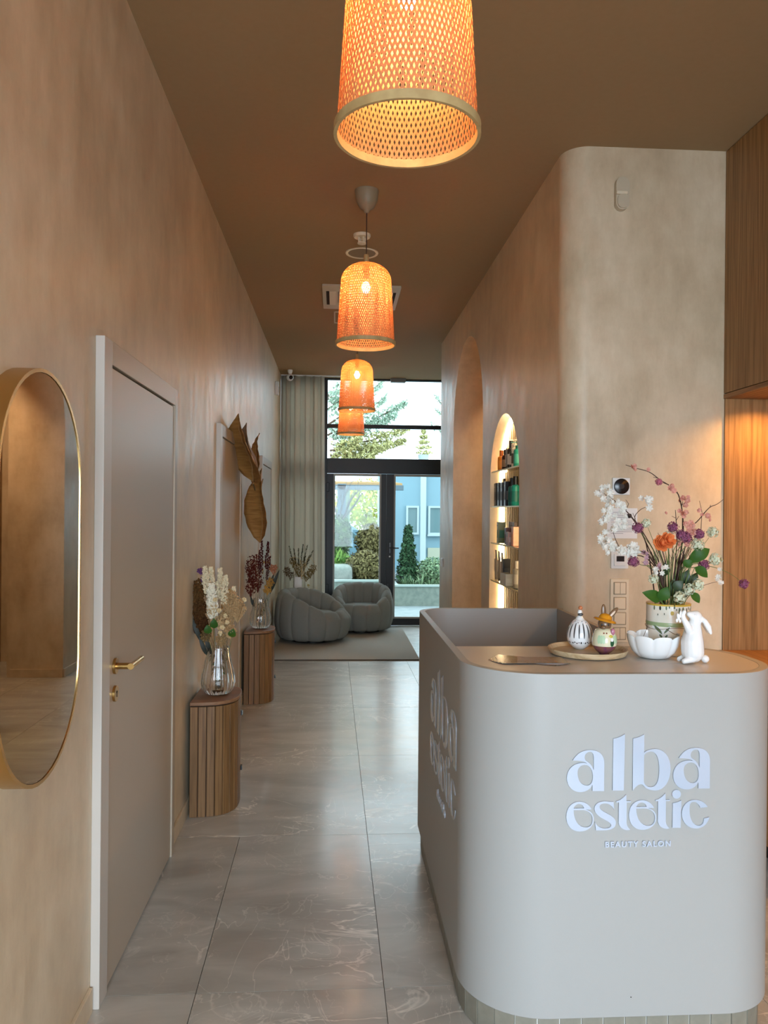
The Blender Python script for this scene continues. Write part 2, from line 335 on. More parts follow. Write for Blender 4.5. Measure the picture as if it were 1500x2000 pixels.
# street side behind the camera: low wall head, posts and shop window
struct(link('wall_street', boxes((XL-.15, 2.6, -2.6, -2.45, 2.65, H), (XL-.15, -.6, -2.6, -2.45, 0, 2.65), (1.75, 2.6, -2.6, -2.45, 0, 2.65)), M_wall))
w1 = thing('window_street', (0, 0, 0), None, None); w1.name = 'window_1'; struct(w1)
link('window_frame', boxes((-.6, 1.75, -2.55, -2.49, 0, .08), (-.6, 1.75, -2.55, -2.49, 2.57, 2.65), (-.6, -.53, -2.55, -2.49, .08, 2.57), (1.68, 1.75, -2.55, -2.49, .08, 2.57)), M_black, w1)
struct(link('wall_niche_back', boxes((1.1975, 1.28, NA, NB, .12, 2.18)), mat('niche_back', srgb(190, 166, 128), .6)))

# ---------------------------------------------------------------- glazed end wall: window_2 (frame, panes) and door_4
YB = 10.45; ZT, ZM0, ZM1 = 2.235, 2.64, 2.69
w2 = thing('window_2', (0, 0, 0), None, None); struct(w2)
fr = [(XL, 1.95, YB, YB+.08, ZT-.20, ZT), (XL, 1.95, YB, YB+.08, ZM0, ZM1), (XL, 1.95, YB, YB+.08, H-.02, H), (-.19, -.132, YB-.01, YB+.09, 0, H), (1.89, 1.95, YB, YB+.08, 0, H), (XL, XL+.05, YB, YB+.08, 0, H), (XL, -.19, YB, YB+.08, 0, .09)]
for f in fr: link('window_frame', boxes(f), M_black, w2, bevel=.004)
for (x0, x1, z0, z1) in ((XL+.05, -.19, .09, ZT-.2), (XL+.05, -.19, ZT, ZM0), (XL+.05, -.19, ZM1, H-.02), (-.132, 1.89, ZT, ZM0), (-.132, 1.89, ZM1, H-.02)):
    link('pane', boxes((x0, x1, YB+.035, YB+.041, z0, z1)), M_pane, w2)
def leaf_door(name, x0, x1, g0, g1, handle):
    d = thing(name, (0, 0, 0), None, None); struct(d); y0, y1 = YB+.0, YB+.07; zt = ZT-.205; gt = 2.03; gb = .10
    link('door_leaf', boxes((x0, g0, y0, y1, .01, zt), (g1, x1, y0, y1, .01, zt), (g0, g1, y0, y1, gt, zt), (g0, g1, y0, y1, .01, gb)), M_black, d)
    q = .022; link('gasket', boxes((g0, g0+q, y0-.004, y0+.05, gb, gt), (g1-q, g1, y0-.004, y0+.05, gb, gt), (g0+q, g1-q, y0-.004, y0+.05, gt-q*1.3, gt), (g0+q, g1-q, y0-.004, y0+.05, gb, gb+q)), M_gasket, d)
    link('pane', boxes((g0+q, g1-q, y0+.03, y0+.036, gb+q, gt-q*1.3)), M_pane, d)
    if handle:
        h = link('door_handle', boxes((handle, handle+.03, y0-.012, y0, .97, 1.12)), M_dark, d, bevel=.004)
        bm = tube(B(), [(handle+.015, y0-.01, 1.045), (handle+.015, y0-.05, 1.045), (handle+.13, y0-.05, 1.045)], .009, n=8); link('lever', bm, M_dark, h, smooth=60)
        bm = lathe(B(), [(.011, 0), (.011, .006)], 12, (handle+.012, y0-.02, .93), 'y'); link('lock_cylinder', bm, M_white, h, smooth=40)
leaf_door('door_4', -.132, .66, -.045, .592, None)
leaf_door('door_5', .664, 1.60, .762, 1.50, .70)
struct(link('trim_1', boxes((1.602, 1.885, YB, YB+.07, 0, ZT-.205)), M_black))
for (hx, hz) in ((-.12, 1.85), (-.12, .5)): link('hinge', boxes((hx-.02, hx+.02, YB-.03, YB, hz-.06, hz+.06)), M_black, bpy.data.objects['door_4'], bevel=.005)
link('lock_plate', boxes((.675, .70, YB-.006, YB, .44, .56)), mat('plate', srgb(44, 46, 48), .4), bpy.data.objects['door_5'])

# ---------------------------------------------------------------- treatment room doors on the left wall
def room_door(name, y0, y1, ztop, handle=True):
    d = thing(name, (0, 0, 0), None, None); struct(d); c = .085; X1 = XL+.028
    link('door_frame', boxes((XL, X1, y0, y0+c, 0, ztop)), [M_case], d, bevel=.002)
    link('door_frame', boxes((XL, X1, y1-c*.6, y1, 0, ztop)), M_door, d, bevel=.002)
    link('door_frame', boxes((XL, X1, y0+c, y1-c*.6, ztop-.075, ztop)), M_door, d, bevel=.002)
    link('shadow_gap', boxes((XL, XL+.006, y0+c, y1-c*.6, 0, ztop-.075)), M_gap, d)
    link('door_leaf', boxes((XL+.006, XL+.022, y0+c+.004, y1-c*.6-.004, .008, ztop-.082)), M_door, d, bevel=.0015)
    if handle:
        x0 = XL+.022; yh = y0+c+.07
        r = link('door_handle', lathe(B(), [(.026, 0), (.026, .009)], 28, (x0, yh, 1.025), 'x'), M_brass, d, smooth=40, bevel=.001)
        bm = tube(B(), [(x0+.008, yh, 1.025), (x0+.06, yh, 1.025)], .0105, n=16); link('neck', bm, M_brass, r, smooth=50)
        bm = tube(B(), [(x0+.055, yh-.0105, 1.025), (x0+.055, yh+.13, 1.025)], .0105, n=16); link('lever', bm, M_brass, r, smooth=50)
        k = link('keyhole_rose', lathe(B(), [(.026, 0), (.026, .009)], 28, (x0, yh, .935), 'x'), M_brass, d, smooth=40, bevel=.001)
        bm = lathe(B(), [(.005, 0), (.005, .001)], 12, (x0+.009, yh, .940), 'x'); box(bm, x0+.009, x0+.010, yh-.002, yh+.002, .924, .938); link('keyhole', bm, M_gap, k)
room_door('door_1', 2.45, 3.56, 2.07); room_door('door_2', 4.86, 5.95, 2.07); room_door('door_3', 7.57, 8.66, 2.06)

# ---------------------------------------------------------------- oval mirror
def capsule(cy_, cz, hw, hh, n=24):
    r = hw; return [(cy_+r*math.cos(a), cz+(hh-r)+r*math.sin(a)) for a in (PI*k/n for k in range(n+1))]+[(cy_+r*math.cos(a), cz-(hh-r)+r*math.sin(a)) for a in (PI+PI*k/n for k in range(n+1))]
my, mz, hw, hh = 1.905, 1.377, .262, .49
mi_ = thing('wall_mirror', (XL, my, mz), 'tall pill-shaped mirror with a deep brass rim on the left wall', 'mirror')
def wm(me, m, nm, sm=30):
    o = link(nm, me, m, mi_, smooth=sm); o.location = (-XL, -my, -mz); return o
wm(flatpaths([capsule(my, mz, hw, hh), capsule(my, mz, hw-.009, hh-.009)[::-1]], .052, Matrix.Translation((XL+.026, 0, 0))@Myz), M_gold, 'rim')
wm(flatpaths([capsule(my, mz, hw-.010, hh-.010)], .004, Matrix.Translation((XL+.048, 0, 0))@Myz), M_mirror, 'mirror_glass')

# ================================================================ reception desk
DX0, DX1, DY0, DY1, DH = .384, 1.333, 2.192, 3.715, 1.08
desk = thing('reception_desk', (.86, 2.95, 0), 'greige lacquered reception desk with rounded corners and raised lettering', 'desk')
def dk(name, bm, m, **k):
    o = link(name, bm, m, desk, **k); o.location = (-.86, -2.95, 0); return o
def wall_path(path, th):
    """offset an open polyline to the inside (left side)"""
    ins = []
    for i, p in enumerate(path):
        a = Vector(path[max(0, i-1)]); b = Vector(path[min(len(path)-1, i+1)]); d = (b-a).normalized(); ins.append((p[0]-d.y*th, p[1]+d.x*th))
    return ins
rf, rr, rb = .235, .20, .145
def arcp(cx, cy_, r, a0, a1, n=14): return [(cx+r*math.cos(a0+(a1-a0)*k/n), cy_+r*math.sin(a0+(a1-a0)*k/n)) for k in range(n+1)]
YBK = 2.655
path = [(1.085, DY1-.03)]+[(1.06, DY1)]+arcp(DX0+rb, DY1-rb, rb, PI/2, PI)+arcp(DX0+rf, DY0+rf, rf, PI, 1.5*PI)+arcp(DX1-rr, DY0+rr, rr, -PI/2, 0)+arcp(DX1-rr, YBK-rr, rr, 0, PI/2)
th = .026; ins = wall_path(path, th)
bm = B(); z0, z1 = .098, DH; vo = [[bm.verts.new((x, y, z)) for x, y in path] for z in (z0, z1)]; vi = [[bm.verts.new((x, y, z)) for x, y in ins] for z in (z0, z1)]
for i in range(len(path)-1):
    bm.faces.new((vo[0][i], vo[0][i+1], vo[1][i+1], vo[1][i])); bm.faces.new((vi[0][i], vi[1][i], vi[1][i+1], vi[0][i+1]))
    bm.faces.new((vo[1][i], vo[1][i+1], vi[1][i+1], vi[1][i])); bm.faces.new((vo[0][i], vi[0][i], vi[0][i+1], vo[0][i+1]))
for i in (0, -1): bm.faces.new((vo[0][i], vo[1][i], vi[1][i], vi[0][i]))
dk('shell', bm, M_desk, smooth=30, bevel=.0015)
# flush counter top over the front end, set inside the shell
ip = wall_path(arcp(DX0+rf, DY0+rf, rf, PI, 1.5*PI)+arcp(DX1-rr, DY0+rr, rr, -PI/2, 0)+arcp(DX1-rr, YBK-rr, rr, 0, PI/2), th)
ip = [(DX0+th, YBK)]+ip+[(1.1, YBK)]
dk('counter_top', prism(B(), ip, DH-.03, DH-.0004), M_desktop, bevel=.0008)
dk('back_panel', boxes((DX0+th, 1.1, YBK-.02, YBK-.0005, .1, DH-.03)), M_desk)
dk('work_top', boxes((DX0+th, 1.05, YBK, DY1-th-.002, .72, .745)), M_desktop)
dk('side_panel', boxes((1.055, 1.075, 3.0, DY1-th-.004, .1, DH)), M_desk)
dk('screw', lathe(B(), [(.0016, 0), (.0016, .001)], 8, (.853, DY0-.001, .155), 'y'), M_dark)
# tiled plinth
kp = arcp(DX0+.016+rb, DY1-.016-rb, rb, PI/2, PI)+arcp(DX0+.016+rf, DY0+.016+rf, rf, PI, 1.5*PI)+arcp(DX1-.016-rr, DY0+.016+rr, rr, -PI/2, 0)+arcp(DX1-.016-rr, YBK-rr, rr, 0, PI/2)
kp = [(1.04, DY1-.016)]+kp
dk('plinth', prism(B(), wall_path(kp, .0015)+[(1.04, YBK-.01)], 0, .097), M_kgrout)
seg = []; acc = 0
for a, b in zip(kp, kp[1:]): seg.append((acc, a, b)); acc += math.dist(a, b)
def along(s):
    for s0, a, b in reversed(seg):
        if s >= s0-1e-9:
            L = math.dist(a, b) or 1e-9; u = (s-s0)/L; return Vector((a[0]+(b[0]-a[0])*u, a[1]+(b[1]-a[1])*u))
nt = int(acc/.0625); st = acc/nt
ktm = bpy.data.meshes.new('tile'); bmk = box(B(), -st/2+.0018, st/2-.0018, -.004, .004, .002, .096); bmk.to_mesh(ktm); bmk.free(); ktm.materials.append(M_kick)
for k in range(nt):
    a, b = along(k*st), along((k+1)*st); c = (a+b)/2; o = bpy.data.objects.new('tile', ktm); COL.objects.link(o); o.parent = desk
    o.location = (c.x-.86, c.y-2.95, 0); o.rotation_euler.z = math.atan2(b.y-a.y, b.x-a.x)
# raised logo
LA = ['M130,390 C175,320 220,297 290,297 C370,297 417,340 417,420 L417,670 L312,670 L312,612 C290,655 250,677 205,677 C130,677 80,620 80,550 C80,470 135,412 225,412 C240,412 250,413 262,418 C235,396 190,390 130,390',
      'M262,400 C245,390 238,380 238,362 C240,330 262,312 288,312 C312,312 322,340 322,380 L322,480 C312,450 290,415 262,400', 'M175,500 C175,455 205,430 240,430 C285,430 315,480 315,540 C315,590 295,620 262,620 C210,620 175,565 175,500']
LL = ['M498,195 C540,190 575,172 603,153 L597,667 L495,667']
LB = ['M678,195 C720,188 755,175 779,157 L779,325 C800,305 840,292 880,292 C960,292 1022,360 1022,475 C1022,590 965,670 890,670 C850,670 815,660 795,645 C780,630 770,612 755,612 C725,612 700,640 678,670', 'M779,350 C790,325 815,315 845,315 C890,315 920,380 920,480 C920,590 895,640 845,640 C810,640 785,620 779,590']
LE = ['M78,900 C78,820 125,765 195,765 C250,765 285,795 306,835 L255,838 C305,850 327,885 327,930 C327,990 275,1035 200,1035 C125,1035 78,975 78,900', 'M143,826 C150,800 168,785 188,785 C215,785 232,800 238,826', 'M143,840 L225,840 C285,845 316,885 316,930 C316,980 290,1000 255,1000 C190,1000 143,930 143,840']
LS = ['M505,770 L512,845 C500,815 470,783 425,783 C395,783 378,795 378,812 C378,835 400,850 440,872 C495,900 528,925 528,965 C528,1005 490,1028 420,1028 L347,1028 L338,950 C352,985 385,1012 430,1012 C465,1012 485,1003 485,985 C485,965 460,950 415,925 C365,898 333,870 333,830 C333,790 370,765 420,765 C450,765 480,772 505,770']
LT = ['M620,705 L622,765 L662,765 L662,776 L625,776 L625,960 C628,990 640,1010 662,1025 L640,1030 C600,1030 560,1010 553,960 L553,776 L530,776 L530,765 C565,760 595,735 620,705']
LI = ['M1048,790 C1075,788 1100,780 1125,765 L1120,1015 L1045,1015', 'M1120,708 C1120,730 1102,748 1080,748 C1058,748 1040,730 1040,708 C1040,686 1058,668 1080,668 C1102,668 1120,686 1120,708']
LC = ['M1368,828 L1300,835 C1285,800 1265,780 1235,780 C1205,780 1200,810 1200,850 C1200,940 1240,1000 1290,1000 C1320,1000 1335,975 1335,935 L1385,922 C1370,985 1320,1025 1265,1025 C1190,1025 1130,965 1130,890 C1130,815 1180,762 1250,762 C1305,762 1345,790 1368,828']
WORD = [(LA, 0, 0), (LL, 0, 0), (LB, 0, 0), (LA, 968, -12), (LE, 0, 0), (LS, 0, 0), (LT, 0, 0), (LE, 569, -6), (LT, 358, -7), (LI, 0, 0), (LC, 0, 0)]
def logo(M, kx, kz, small, small_size, small_z, spacing=1.25, dp=.004):
    root = bpy.data.objects.new('lettering', None); COL.objects.link(root); root.parent = desk; root.location = (-.86, -2.95, 0)
    for (L, ox, oy) in WORD:
        me = flatpaths([[((x+ox-732)*kx, -(y+oy-600)*kz) for x, y in svg(p)] for p in L], dp, M)
        link('letter', me, M_sign, root)
    sm_ = text_mesh(small, small_size, .003, M@Matrix.Translation((0, small_z, .0005)), spacing); link('small_text', sm_, M_sign, root)
# front face: x right, z up, facing -Y
p0 = at(1090+732/4.6875, 1400+600/4.6875, DY0); k = (at(1410, 1500, DY0).x-at(1090, 1500, DY0).x)/1500; kz = (at(1250, 1400, DY0).z-at(1250, 1680, DY0).z)/1312
Mf = Matrix(((1, 0, 0, p0.x), (0, 0, -1, DY0-.003), (0, 1, 0, p0.z), (0, 0, 0, 1)))
logo(Mf, k, kz, 'BEAUTY SALON', .0222, -(1183-600)*kz, 1.28)
Ms = Matrix(((0, 0, -1, DX0-.0012), (-1, 0, 0, 2.79), (0, 1, 0, .748), (0, 0, 0, 1)))
logo(Ms, .00052, .00047, 'nkucoPlo', .052, -.268, 1.15, .0014)

# ================================================================ oak wall units on the right
def unit(name, loc, label, cat): return thing(name, loc, label, cat)
uc = unit('wall_cabinet', (XC, 2.4, 2.11), 'tall oak upper cabinet reaching the ceiling above the lit alcove', 'cabinet')
def pc(par, name, bm, m, **k):
    o = link(name, bm, m, par, **k); o.location = -par.location; return o
pc(uc, 'body', boxes((XC+.02, 2.3, .6, YF-.002, 2.12, H-.002)), M_oaky)
pc(uc, 'bottom_panel', boxes((XC, 2.3, .6, YF-.002, 2.098, 2.12)), M_oaky)
for a, b in ((.6, 1.25), (1.254, 1.9), (1.904, 2.55), (2.554, 3.12), (3.124, YF-.004)): pc(uc, 'door', boxes((XC, XC+.018, a, b, 2.124, H-.004)), M_oak, bevel=.001)
for yy in (3.5, 2.7, 1.9, 1.1):
    sp_ = pc(uc, 'spotlight', lathe(B(), [(.024, 2.0945), (.024, 2.0979)], 20, (2.03, yy, 0)), M_spot); pc(uc, 'spill_ring', lathe(B(), [(.025, 2.0979), (.025, 2.082), (.030, 2.082), (.032, 2.0979)], 24, (2.03, yy, 0), closed=True), M_brass)  # brass rings added below the spots to hold back sideways spill
bc = unit('base_cabinet', (XC, 2.4, 0), 'oak base cabinet with doors behind the desk under the oak worktop', 'cabinet')
pc(bc, 'body', boxes((XC+.02, 2.3, .6, YF-.014, .1, .845)), M_oaky); pc(bc, 'plinth', boxes((XC+.07, 2.28, .6, YF-.014, 0, .1)), mat('plinth_dark', srgb(40, 32, 26), .7))
for a, b in ((.6, 1.25), (1.254, 1.9), (1.904, 2.55), (2.554, 3.12), (3.124, YF-.016)):
    d = pc(bc, 'door', boxes((XC, XC+.018, a, b, .104, .835)), M_oak, bevel=.001)
    kn = link('knob', lathe(B(), [(.004, 0), (.004, -.018), (.009, -.02), (.009, -.026)], 12, (XC, b-.05, .62), 'x'), M_brass, d, smooth=40)
wt = link('worktop', boxes((XC-.012, 2.3, .6, YF-.003, .845, .88)), M_oaky, bevel=.002); tag(wt, 'oak worktop on the base cabinet inside the lit alcove', 'worktop')
struct(link('wall_back_right', boxes((2.301, 2.4, .6, YF, 0, H)), M_oak)).name = 'wall_back'
struct(link('trim_2', boxes((XC+.004, 2.3, YF-.012, YF-.0005, .8805, 2.0975)), M_oak))
tc_ = unit('tall_cabinet', (XC, -.9, 0), 'floor-to-ceiling oak wardrobe beside the alcove, behind the viewer', 'cabinet')
pc(tc_, 'body', boxes((XC+.02, 2.4, -2.4, .598, .1, H-.002)), M_oaky); pc(tc_, 'plinth', boxes((XC+.05, 2.38, -2.4, .598, 0, .1)), MATS['plinth_dark'])
for a in range(5): pc(tc_, 'door', boxes((XC, XC+.018, -2.4+a*.6, -2.404+(a+1)*.6, .104, H-.004)), M_oak, bevel=.001)

# ================================================================ woven pendant lamps
def shade_r(u):   # u = 0 rim .. 1 apex ; returns r, z
    if u < .72:
        v = u/.72; return .160-.022*v, .345*v
    a = (u-.72)/.28*(PI/2)*.97; return .028+.110*math.cos(a), .345+.098*math.sin(a)
def weave():
    bm = B(); N = 84; K = 30; wd = .0024
    for dirn in (1, -1):
        for s in range(N):
            prev = None
            for k in range(K+1):
                u = k/K; r, z = shade_r(u); a = 2*PI*s/N+dirn*u*1.3
                off = .0009*math.cos((a*N/2)+(0 if dirn > 0 else PI))+.0006*dirn
                w = wd*(.45+.55*min(1, r/.14)); rr = r+off
                da = w/rr*1.25
                p = [bm.verts.new((rr*math.cos(a+q*da), rr*math.sin(a+q*da), z)) for q in (-1, 1)]
                if prev: bm.faces.new((prev[0], prev[1], p[1], p[0]))
                prev = p
    return bm
def make_pendant():
    root = bpy.data.objects.new('pendant_lamp', None); COL.objects.link(root)
    w_ = link('shade', weave(), M_bamboo, root); w_['kind'] = 'stuff'
    link('rim', lathe(B(), [(.1585, -.004), (.1665, -.004), (.1665, .016), (.1585, .016)], 64, closed=True), M_rim, root, smooth=40)
    link('shade_cap', lathe(B(), [(.030, .441), (.030, .447), (.016, .452), (.013, .49), (.0115, .495)], 24), M_rim, root, smooth=40)
    link('socket', lathe(B(), [(.017, .44), (.017, .375), (.014, .37)], 20), M_dark, root, smooth=40)
    bm = B(); ball(bm, (0, 0, .315), .024, (1, 1, 1.35)); link('bulb', bm, M_bulb, root, smooth=180)
    return root
def hang(root, x, y, z, label, rz=0):
    root.location = (x, y, z); root.rotation_euler.z = rz; tag(root, label, 'lamp', 'woven bamboo pendant lamps down the corridor')
    top = H-z
    link('cord', tube(B(), [(0, 0, .49), (0, 0, top-.11)], .0028, n=6), mat('cord_brown', srgb(60, 36, 26), .7), root)
    link('canopy', lathe(B(), [(.008, top-.125), (.014, top-.12), (.016, top-.11), (.040, top-.095), (.058, top-.06), (.066, top-.006), (.066, top-.0005)], 28), mat('canopy_beige_dim', srgb(150, 134, 108), .5), root, smooth=50)  # canopy beige darkened for the little light that reaches it
base_ = make_pendant()
spots = [(.1515, 1.77, 2.392, 'large near bamboo pendant cut by the top edge of the photo'), (.150, 4.31, 2.452, 'second bamboo pendant with its beige ceiling cup in full view'),
         (.168, 6.9, 2.420, 'third bamboo pendant hanging in front of the transom window'), (.163, 9.4, 2.452, 'farthest bamboo pendant, partly hidden behind the third one')]
lamps = [base_]+[copy_tree(base_) for _ in spots[1:]]
for o, (x, y, z, lb), rz in zip(lamps, spots, (0, .3, 1.1, 2)): hang(o, x, y, z, lb, rz)
pl = bpy.data.lights

# ---------------------------------------------------------------- ceiling and wall devices
o = thing('ceiling_speaker', (.156, 5.355, H), 'flush round ceiling speaker with a pale ring behind the second pendant', 'speaker')
link('ring', lathe(B(), [(.095, -.004), (.11, -.006), (.113, -.0005), (.095, -.0005)], 40, closed=True), M_cream, o, smooth=60); link('grille', lathe(B(), [(.094, -.003), (.094, -.0005)], 40), mat('grille', srgb(150, 134, 110), .8), o)
o = thing('smoke_detector', (.145, 5.0, H), 'small ceiling smoke detector with prongs above the round speaker', 'detector')
link('base', lathe(B(), [(.056, -.0005), (.056, -.012), (.05, -.02)], 32), M_cream, o, smooth=50)
for a in range(4): link('prong', tube(B(), [(.022*math.cos(a*PI/2+.4), .022*math.sin(a*PI/2+.4), -.02), (.02*math.cos(a*PI/2+.4), .02*math.sin(a*PI/2+.4), -.055)], .006, n=6), M_cream, o)
link('sensor', lathe(B(), [(.028, -.052), (.028, -.058), (.012, -.064)], 24), M_cream, o, smooth=50)
o = thing('air_conditioner', (.18, 6.46, H), 'square ceiling cassette air conditioner behind the second pendant', 'air conditioner')
link('panel', flatpaths([rrect(-.31, .31, -.35, .35, (.01,)*4, 3), rrect(-.185, .185, -.20, .20, (.01,)*4, 3)[::-1]], .014, Matrix.Translation((0, 0, -.0075))), M_beigep, o)
for k in range(9): link('grille_bar', boxes((-.18+k*.0405, -.168+k*.0405, -.20, .20, -.012, -.002)), M_beigep, o)
link('recess', boxes((-.185, .185, -.2, .2, -.0015, -.0005)), M_gap, o)
for (a, b, c, d) in ((-.28, -.255, -.2, .2), (.255, .28, -.2, .2), (-.17, .17, -.30, -.275), (-.17, .17, .275, .30)): link('outlet', boxes((a, b, c, d, -.0165, -.0146)), M_gap, o)
for (a, b, c, d) in ((-.255, -.205, -.2, .2), (.205, .255, -.2, .2)): link('flap', boxes((a, b, c, d, -.020, -.0146)), M_cream, o, bevel=.002)
o = thing('access_hatch', (.03, 7.15, H), 'small square access hatch in the ceiling beyond the air conditioner', 'hatch')
link('frame', flatpaths([rrect(-.07, .07, -.21, .21, (.01,)*4, 3), rrect(-.058, .058, -.19, .19, (.005,)*4, 3)[::-1]], .008, Matrix.Translation((0, 0, -.0045))), M_beigep, o)
link('lid', boxes((-.056, .056, -.188, .188, -.004, -.0005)), M_ceil, o)
o = tag(link('motion_sensor', boxes((.70, .90, YB-.10, YB-.002, H-.05, H-.001)), mat('sensor_grey', srgb(104, 104, 102), .5), bevel=.004), 'slim grey door sensor on the head of the window wall', 'sensor')
o = thing('security_camera', (-.60, 9.9, H), 'small white dome camera with a black lens in the curtain corner', 'camera')
link('bracket', lathe(B(), [(.03, -.0005), (.03, -.02), (.02, -.05)], 20), M_white, o, smooth=50)
bm = B(); ball(bm, (0, 0, -.095), .045); link('dome', bm, M_white, o, smooth=180)
bm = B(); ball(bm, (.012, -.028, -.10), .026); link('lens', bm, M_dark, o, smooth=180)
o = thing('wall_sensor', (XL, 9.35, 2.98), 'small white alarm sensor high on the left wall beside the curtain', 'sensor')
link('body', boxes((0, .045, -.03, .03, -.08, .08)), M_white, o, bevel=.006); link('window', boxes((.045, .049, -.02, .02, -.05, .02)), M_gasket, o, bevel=.003)
# face wall devices
YW = YF-.0006
def fx(px, py): p = at(px, py, YF); return p.x, p.z
o = thing('motion_detector', (*[fx(1212, 382)[0]], YF, fx(1212, 382)[1]), 'pill-shaped beige motion detector high on the plaster wall', 'detector')
MF = Matrix(((1, 0, 0, 0), (0, 0, -1, 0), (0, 1, 0, 0), (0, 0, 0, 1)))
def pill(w, h, n=12): return [(w*math.cos(a), h-w+w*math.sin(a)) for a in (PI*k/n for k in range(n+1))]+[(w*math.cos(a), -h+w+w*math.sin(a)) for a in (PI+PI*k/n for k in range(n+1))]
link('body', flatpaths([pill(.032, .078)], .03, Matrix.Translation((0, -.0155, 0))@MF), M_beigep, o, smooth=30, bevel=.004)
link('cap', boxes((-.034, .022, -.043, -.03, -.008, .008)), M_cream, o, bevel=.004); link('lens', flatpaths([pill(.027, .034)], .008, Matrix.Translation((0, -.034, -.038))@MF), M_beigep, o, smooth=30, bevel=.003)
def square(name, px, py, w, h, label, cat):
    x, z = fx(px, py); return thing(name, (x, YF, z), label, cat)
o = square('doorbell_panel', 1212, 950, 0, 0, 'white square wall panel with a large black disc', 'panel')
link('plate', boxes((-.043, .043, -.012, -.0006, -.041, .041)), M_white, o, bevel=.003); link('disc', lathe(B(), [(.037, -.0121), (.037, -.016), (.034, -.018)], 40, axis='y'), M_dark, o, smooth=40); link('button', lathe(B(), [(.012, -.018), (.012, -.0195)], 24, axis='y'), mat('disc_button', srgb(34, 34, 36), .3), o, smooth=40)
o = square('paper_notice', 1215, 1022, 0, 0, 'white paper notice with fine print held by a round black magnet', 'notice')
link('sheet', boxes((-.074, .074, -.0022, -.0006, -.073, .073)), mat('paper', srgb(226, 226, 226), .8), o)
lm = mat('print_grey', srgb(150, 150, 154), .8)
for k in range(13):
    w = .052 if k % 4 else .03; z = .052-k*.0085; link('printed_line', boxes((-.055, -.055+w*2, -.0026, -.0023, z, z+.0022)), lm, o)
link('magnet', lathe(B(), [(.011, -.0024), (.011, -.008)], 24, c=(.033, 0, .036), axis='y'), M_dark, o, smooth=40)
o = square('thermostat', 1209, 1093, 0, 0, 'white square thermostat with a small black display below the paper notice', 'thermostat')
link('frame', flatpaths([rrect(-.042, .042, -.042, .042, (.004,)*4, 3), rrect(-.029, .029, -.029, .029, (.002,)*4, 3)[::-1]], .010, Matrix.Translation((0, -.0056, 0))@MF), M_white, o, bevel=.002)
link('body', boxes((-.029, .029, -.016, -.0006, -.029, .029)), M_white, o, bevel=.002); link('display', boxes((-.018, .020, -.0175, -.0161, -.008, .018)), M_dark, o)
o = square('switch_plate', 1209, 1190, 0, 0, 'tall cream four-gang light switch plate on the plaster wall', 'switch')
x0 = .046; zz = .147
link('plate', boxes((-x0, x0, -.009, -.0006, -zz-.012, zz)), M_cream, o, bevel=.003)
for k in range(4):
    zc = zz-.045-k*.0725
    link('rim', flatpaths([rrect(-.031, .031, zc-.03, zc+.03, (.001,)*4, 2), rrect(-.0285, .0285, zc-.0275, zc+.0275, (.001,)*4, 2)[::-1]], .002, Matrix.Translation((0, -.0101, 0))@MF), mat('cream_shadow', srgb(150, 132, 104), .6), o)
    for a, b in (((-.0275, -.001), (.001, .0275)) if k in (0, 3) else ((-.0275, .0275),)): link('rocker', boxes((a, b, -.0135, -.0091, zc-.027, zc+.027)), M_cream, o, bevel=.0015)
o = thing('switch_plate', (XR, 7.95, 1.02), 'small white switch on the corridor wall end beside the glass door', 'switch')
link('plate', boxes((-.010, -.0006, -.06, .06, -.043, .043)), M_white, o, bevel=.002)
for a in (-.055, .002): link('rocker', boxes((-.015, -.0101, a, a+.052, -.034, .034)), M_white, o, bevel=.002)

# ================================================================ niche: slats, LED, shelves, products
NX = 1.1975
nb = bpy.data.objects['wall_niche_back']
y = NA+.02; k = 0
while y < NB-.02:
    c, r = (NA+NB)/2, (NB-NA)/2; zt = 2.18-r+math.sqrt(max(0, r*r-(max(abs(y-c), abs(y+.028-c)))**2)) if abs(y-c) < r else 1.7
    link('slat', boxes((NX-.014, NX-.0005, y, y+.028, .12, zt-.004)), mat('niche_slat', srgb(176, 152, 112), .6), nb); y += .0545; k += 1
ls = thing('led_strip', (1.17, (NA+NB)/2, 1.2), 'glowing warm LED strip around the back edge of the arched shelf niche', 'light strip')
bm = B(); c, r = (NA+NB)/2, (NB-NA)/2-.001; zs = 2.18-(NB-NA)/2; x0, x1 = NX-.042, NX-.018
prevq = None; pth = [(c+r, .13), (c+r, zs)]+[(c+r*math.cos(PI*q/24), zs+r*math.sin(PI*q/24)) for q in range(1, 25)]+[(c-r, .13)]
for i, (yy, z) in enumerate(pth):
    dy, dz = (c-yy), (zs-z) if z > zs else 0
    L = math.hypot(dy, dz) or 1; ny, nz_ = dy/L*.007, dz/L*.007
    q = [bm.verts.new((x0, yy, z)), bm.verts.new((x1, yy, z)), bm.verts.new((x1, yy+ny, z+nz_)), bm.verts.new((x0, yy+ny, z+nz_))]
    if prevq:
        for e in range(4): bm.faces.new((prevq[e], prevq[(e+1) % 4], q[(e+1) % 4], q[e]))
    prevq = q
lo = link('diffuser', bm, M_led, ls); lo.location = -ls.location
M_sglass = pane_glass('shelf_glass', (.95, .97, .93, 1), 1.0); M_sedge = mat('shelf_edge_gold', srgb(214, 190, 130), .3, .6)
SH = [1.822, 1.578, 1.324, 1.062]
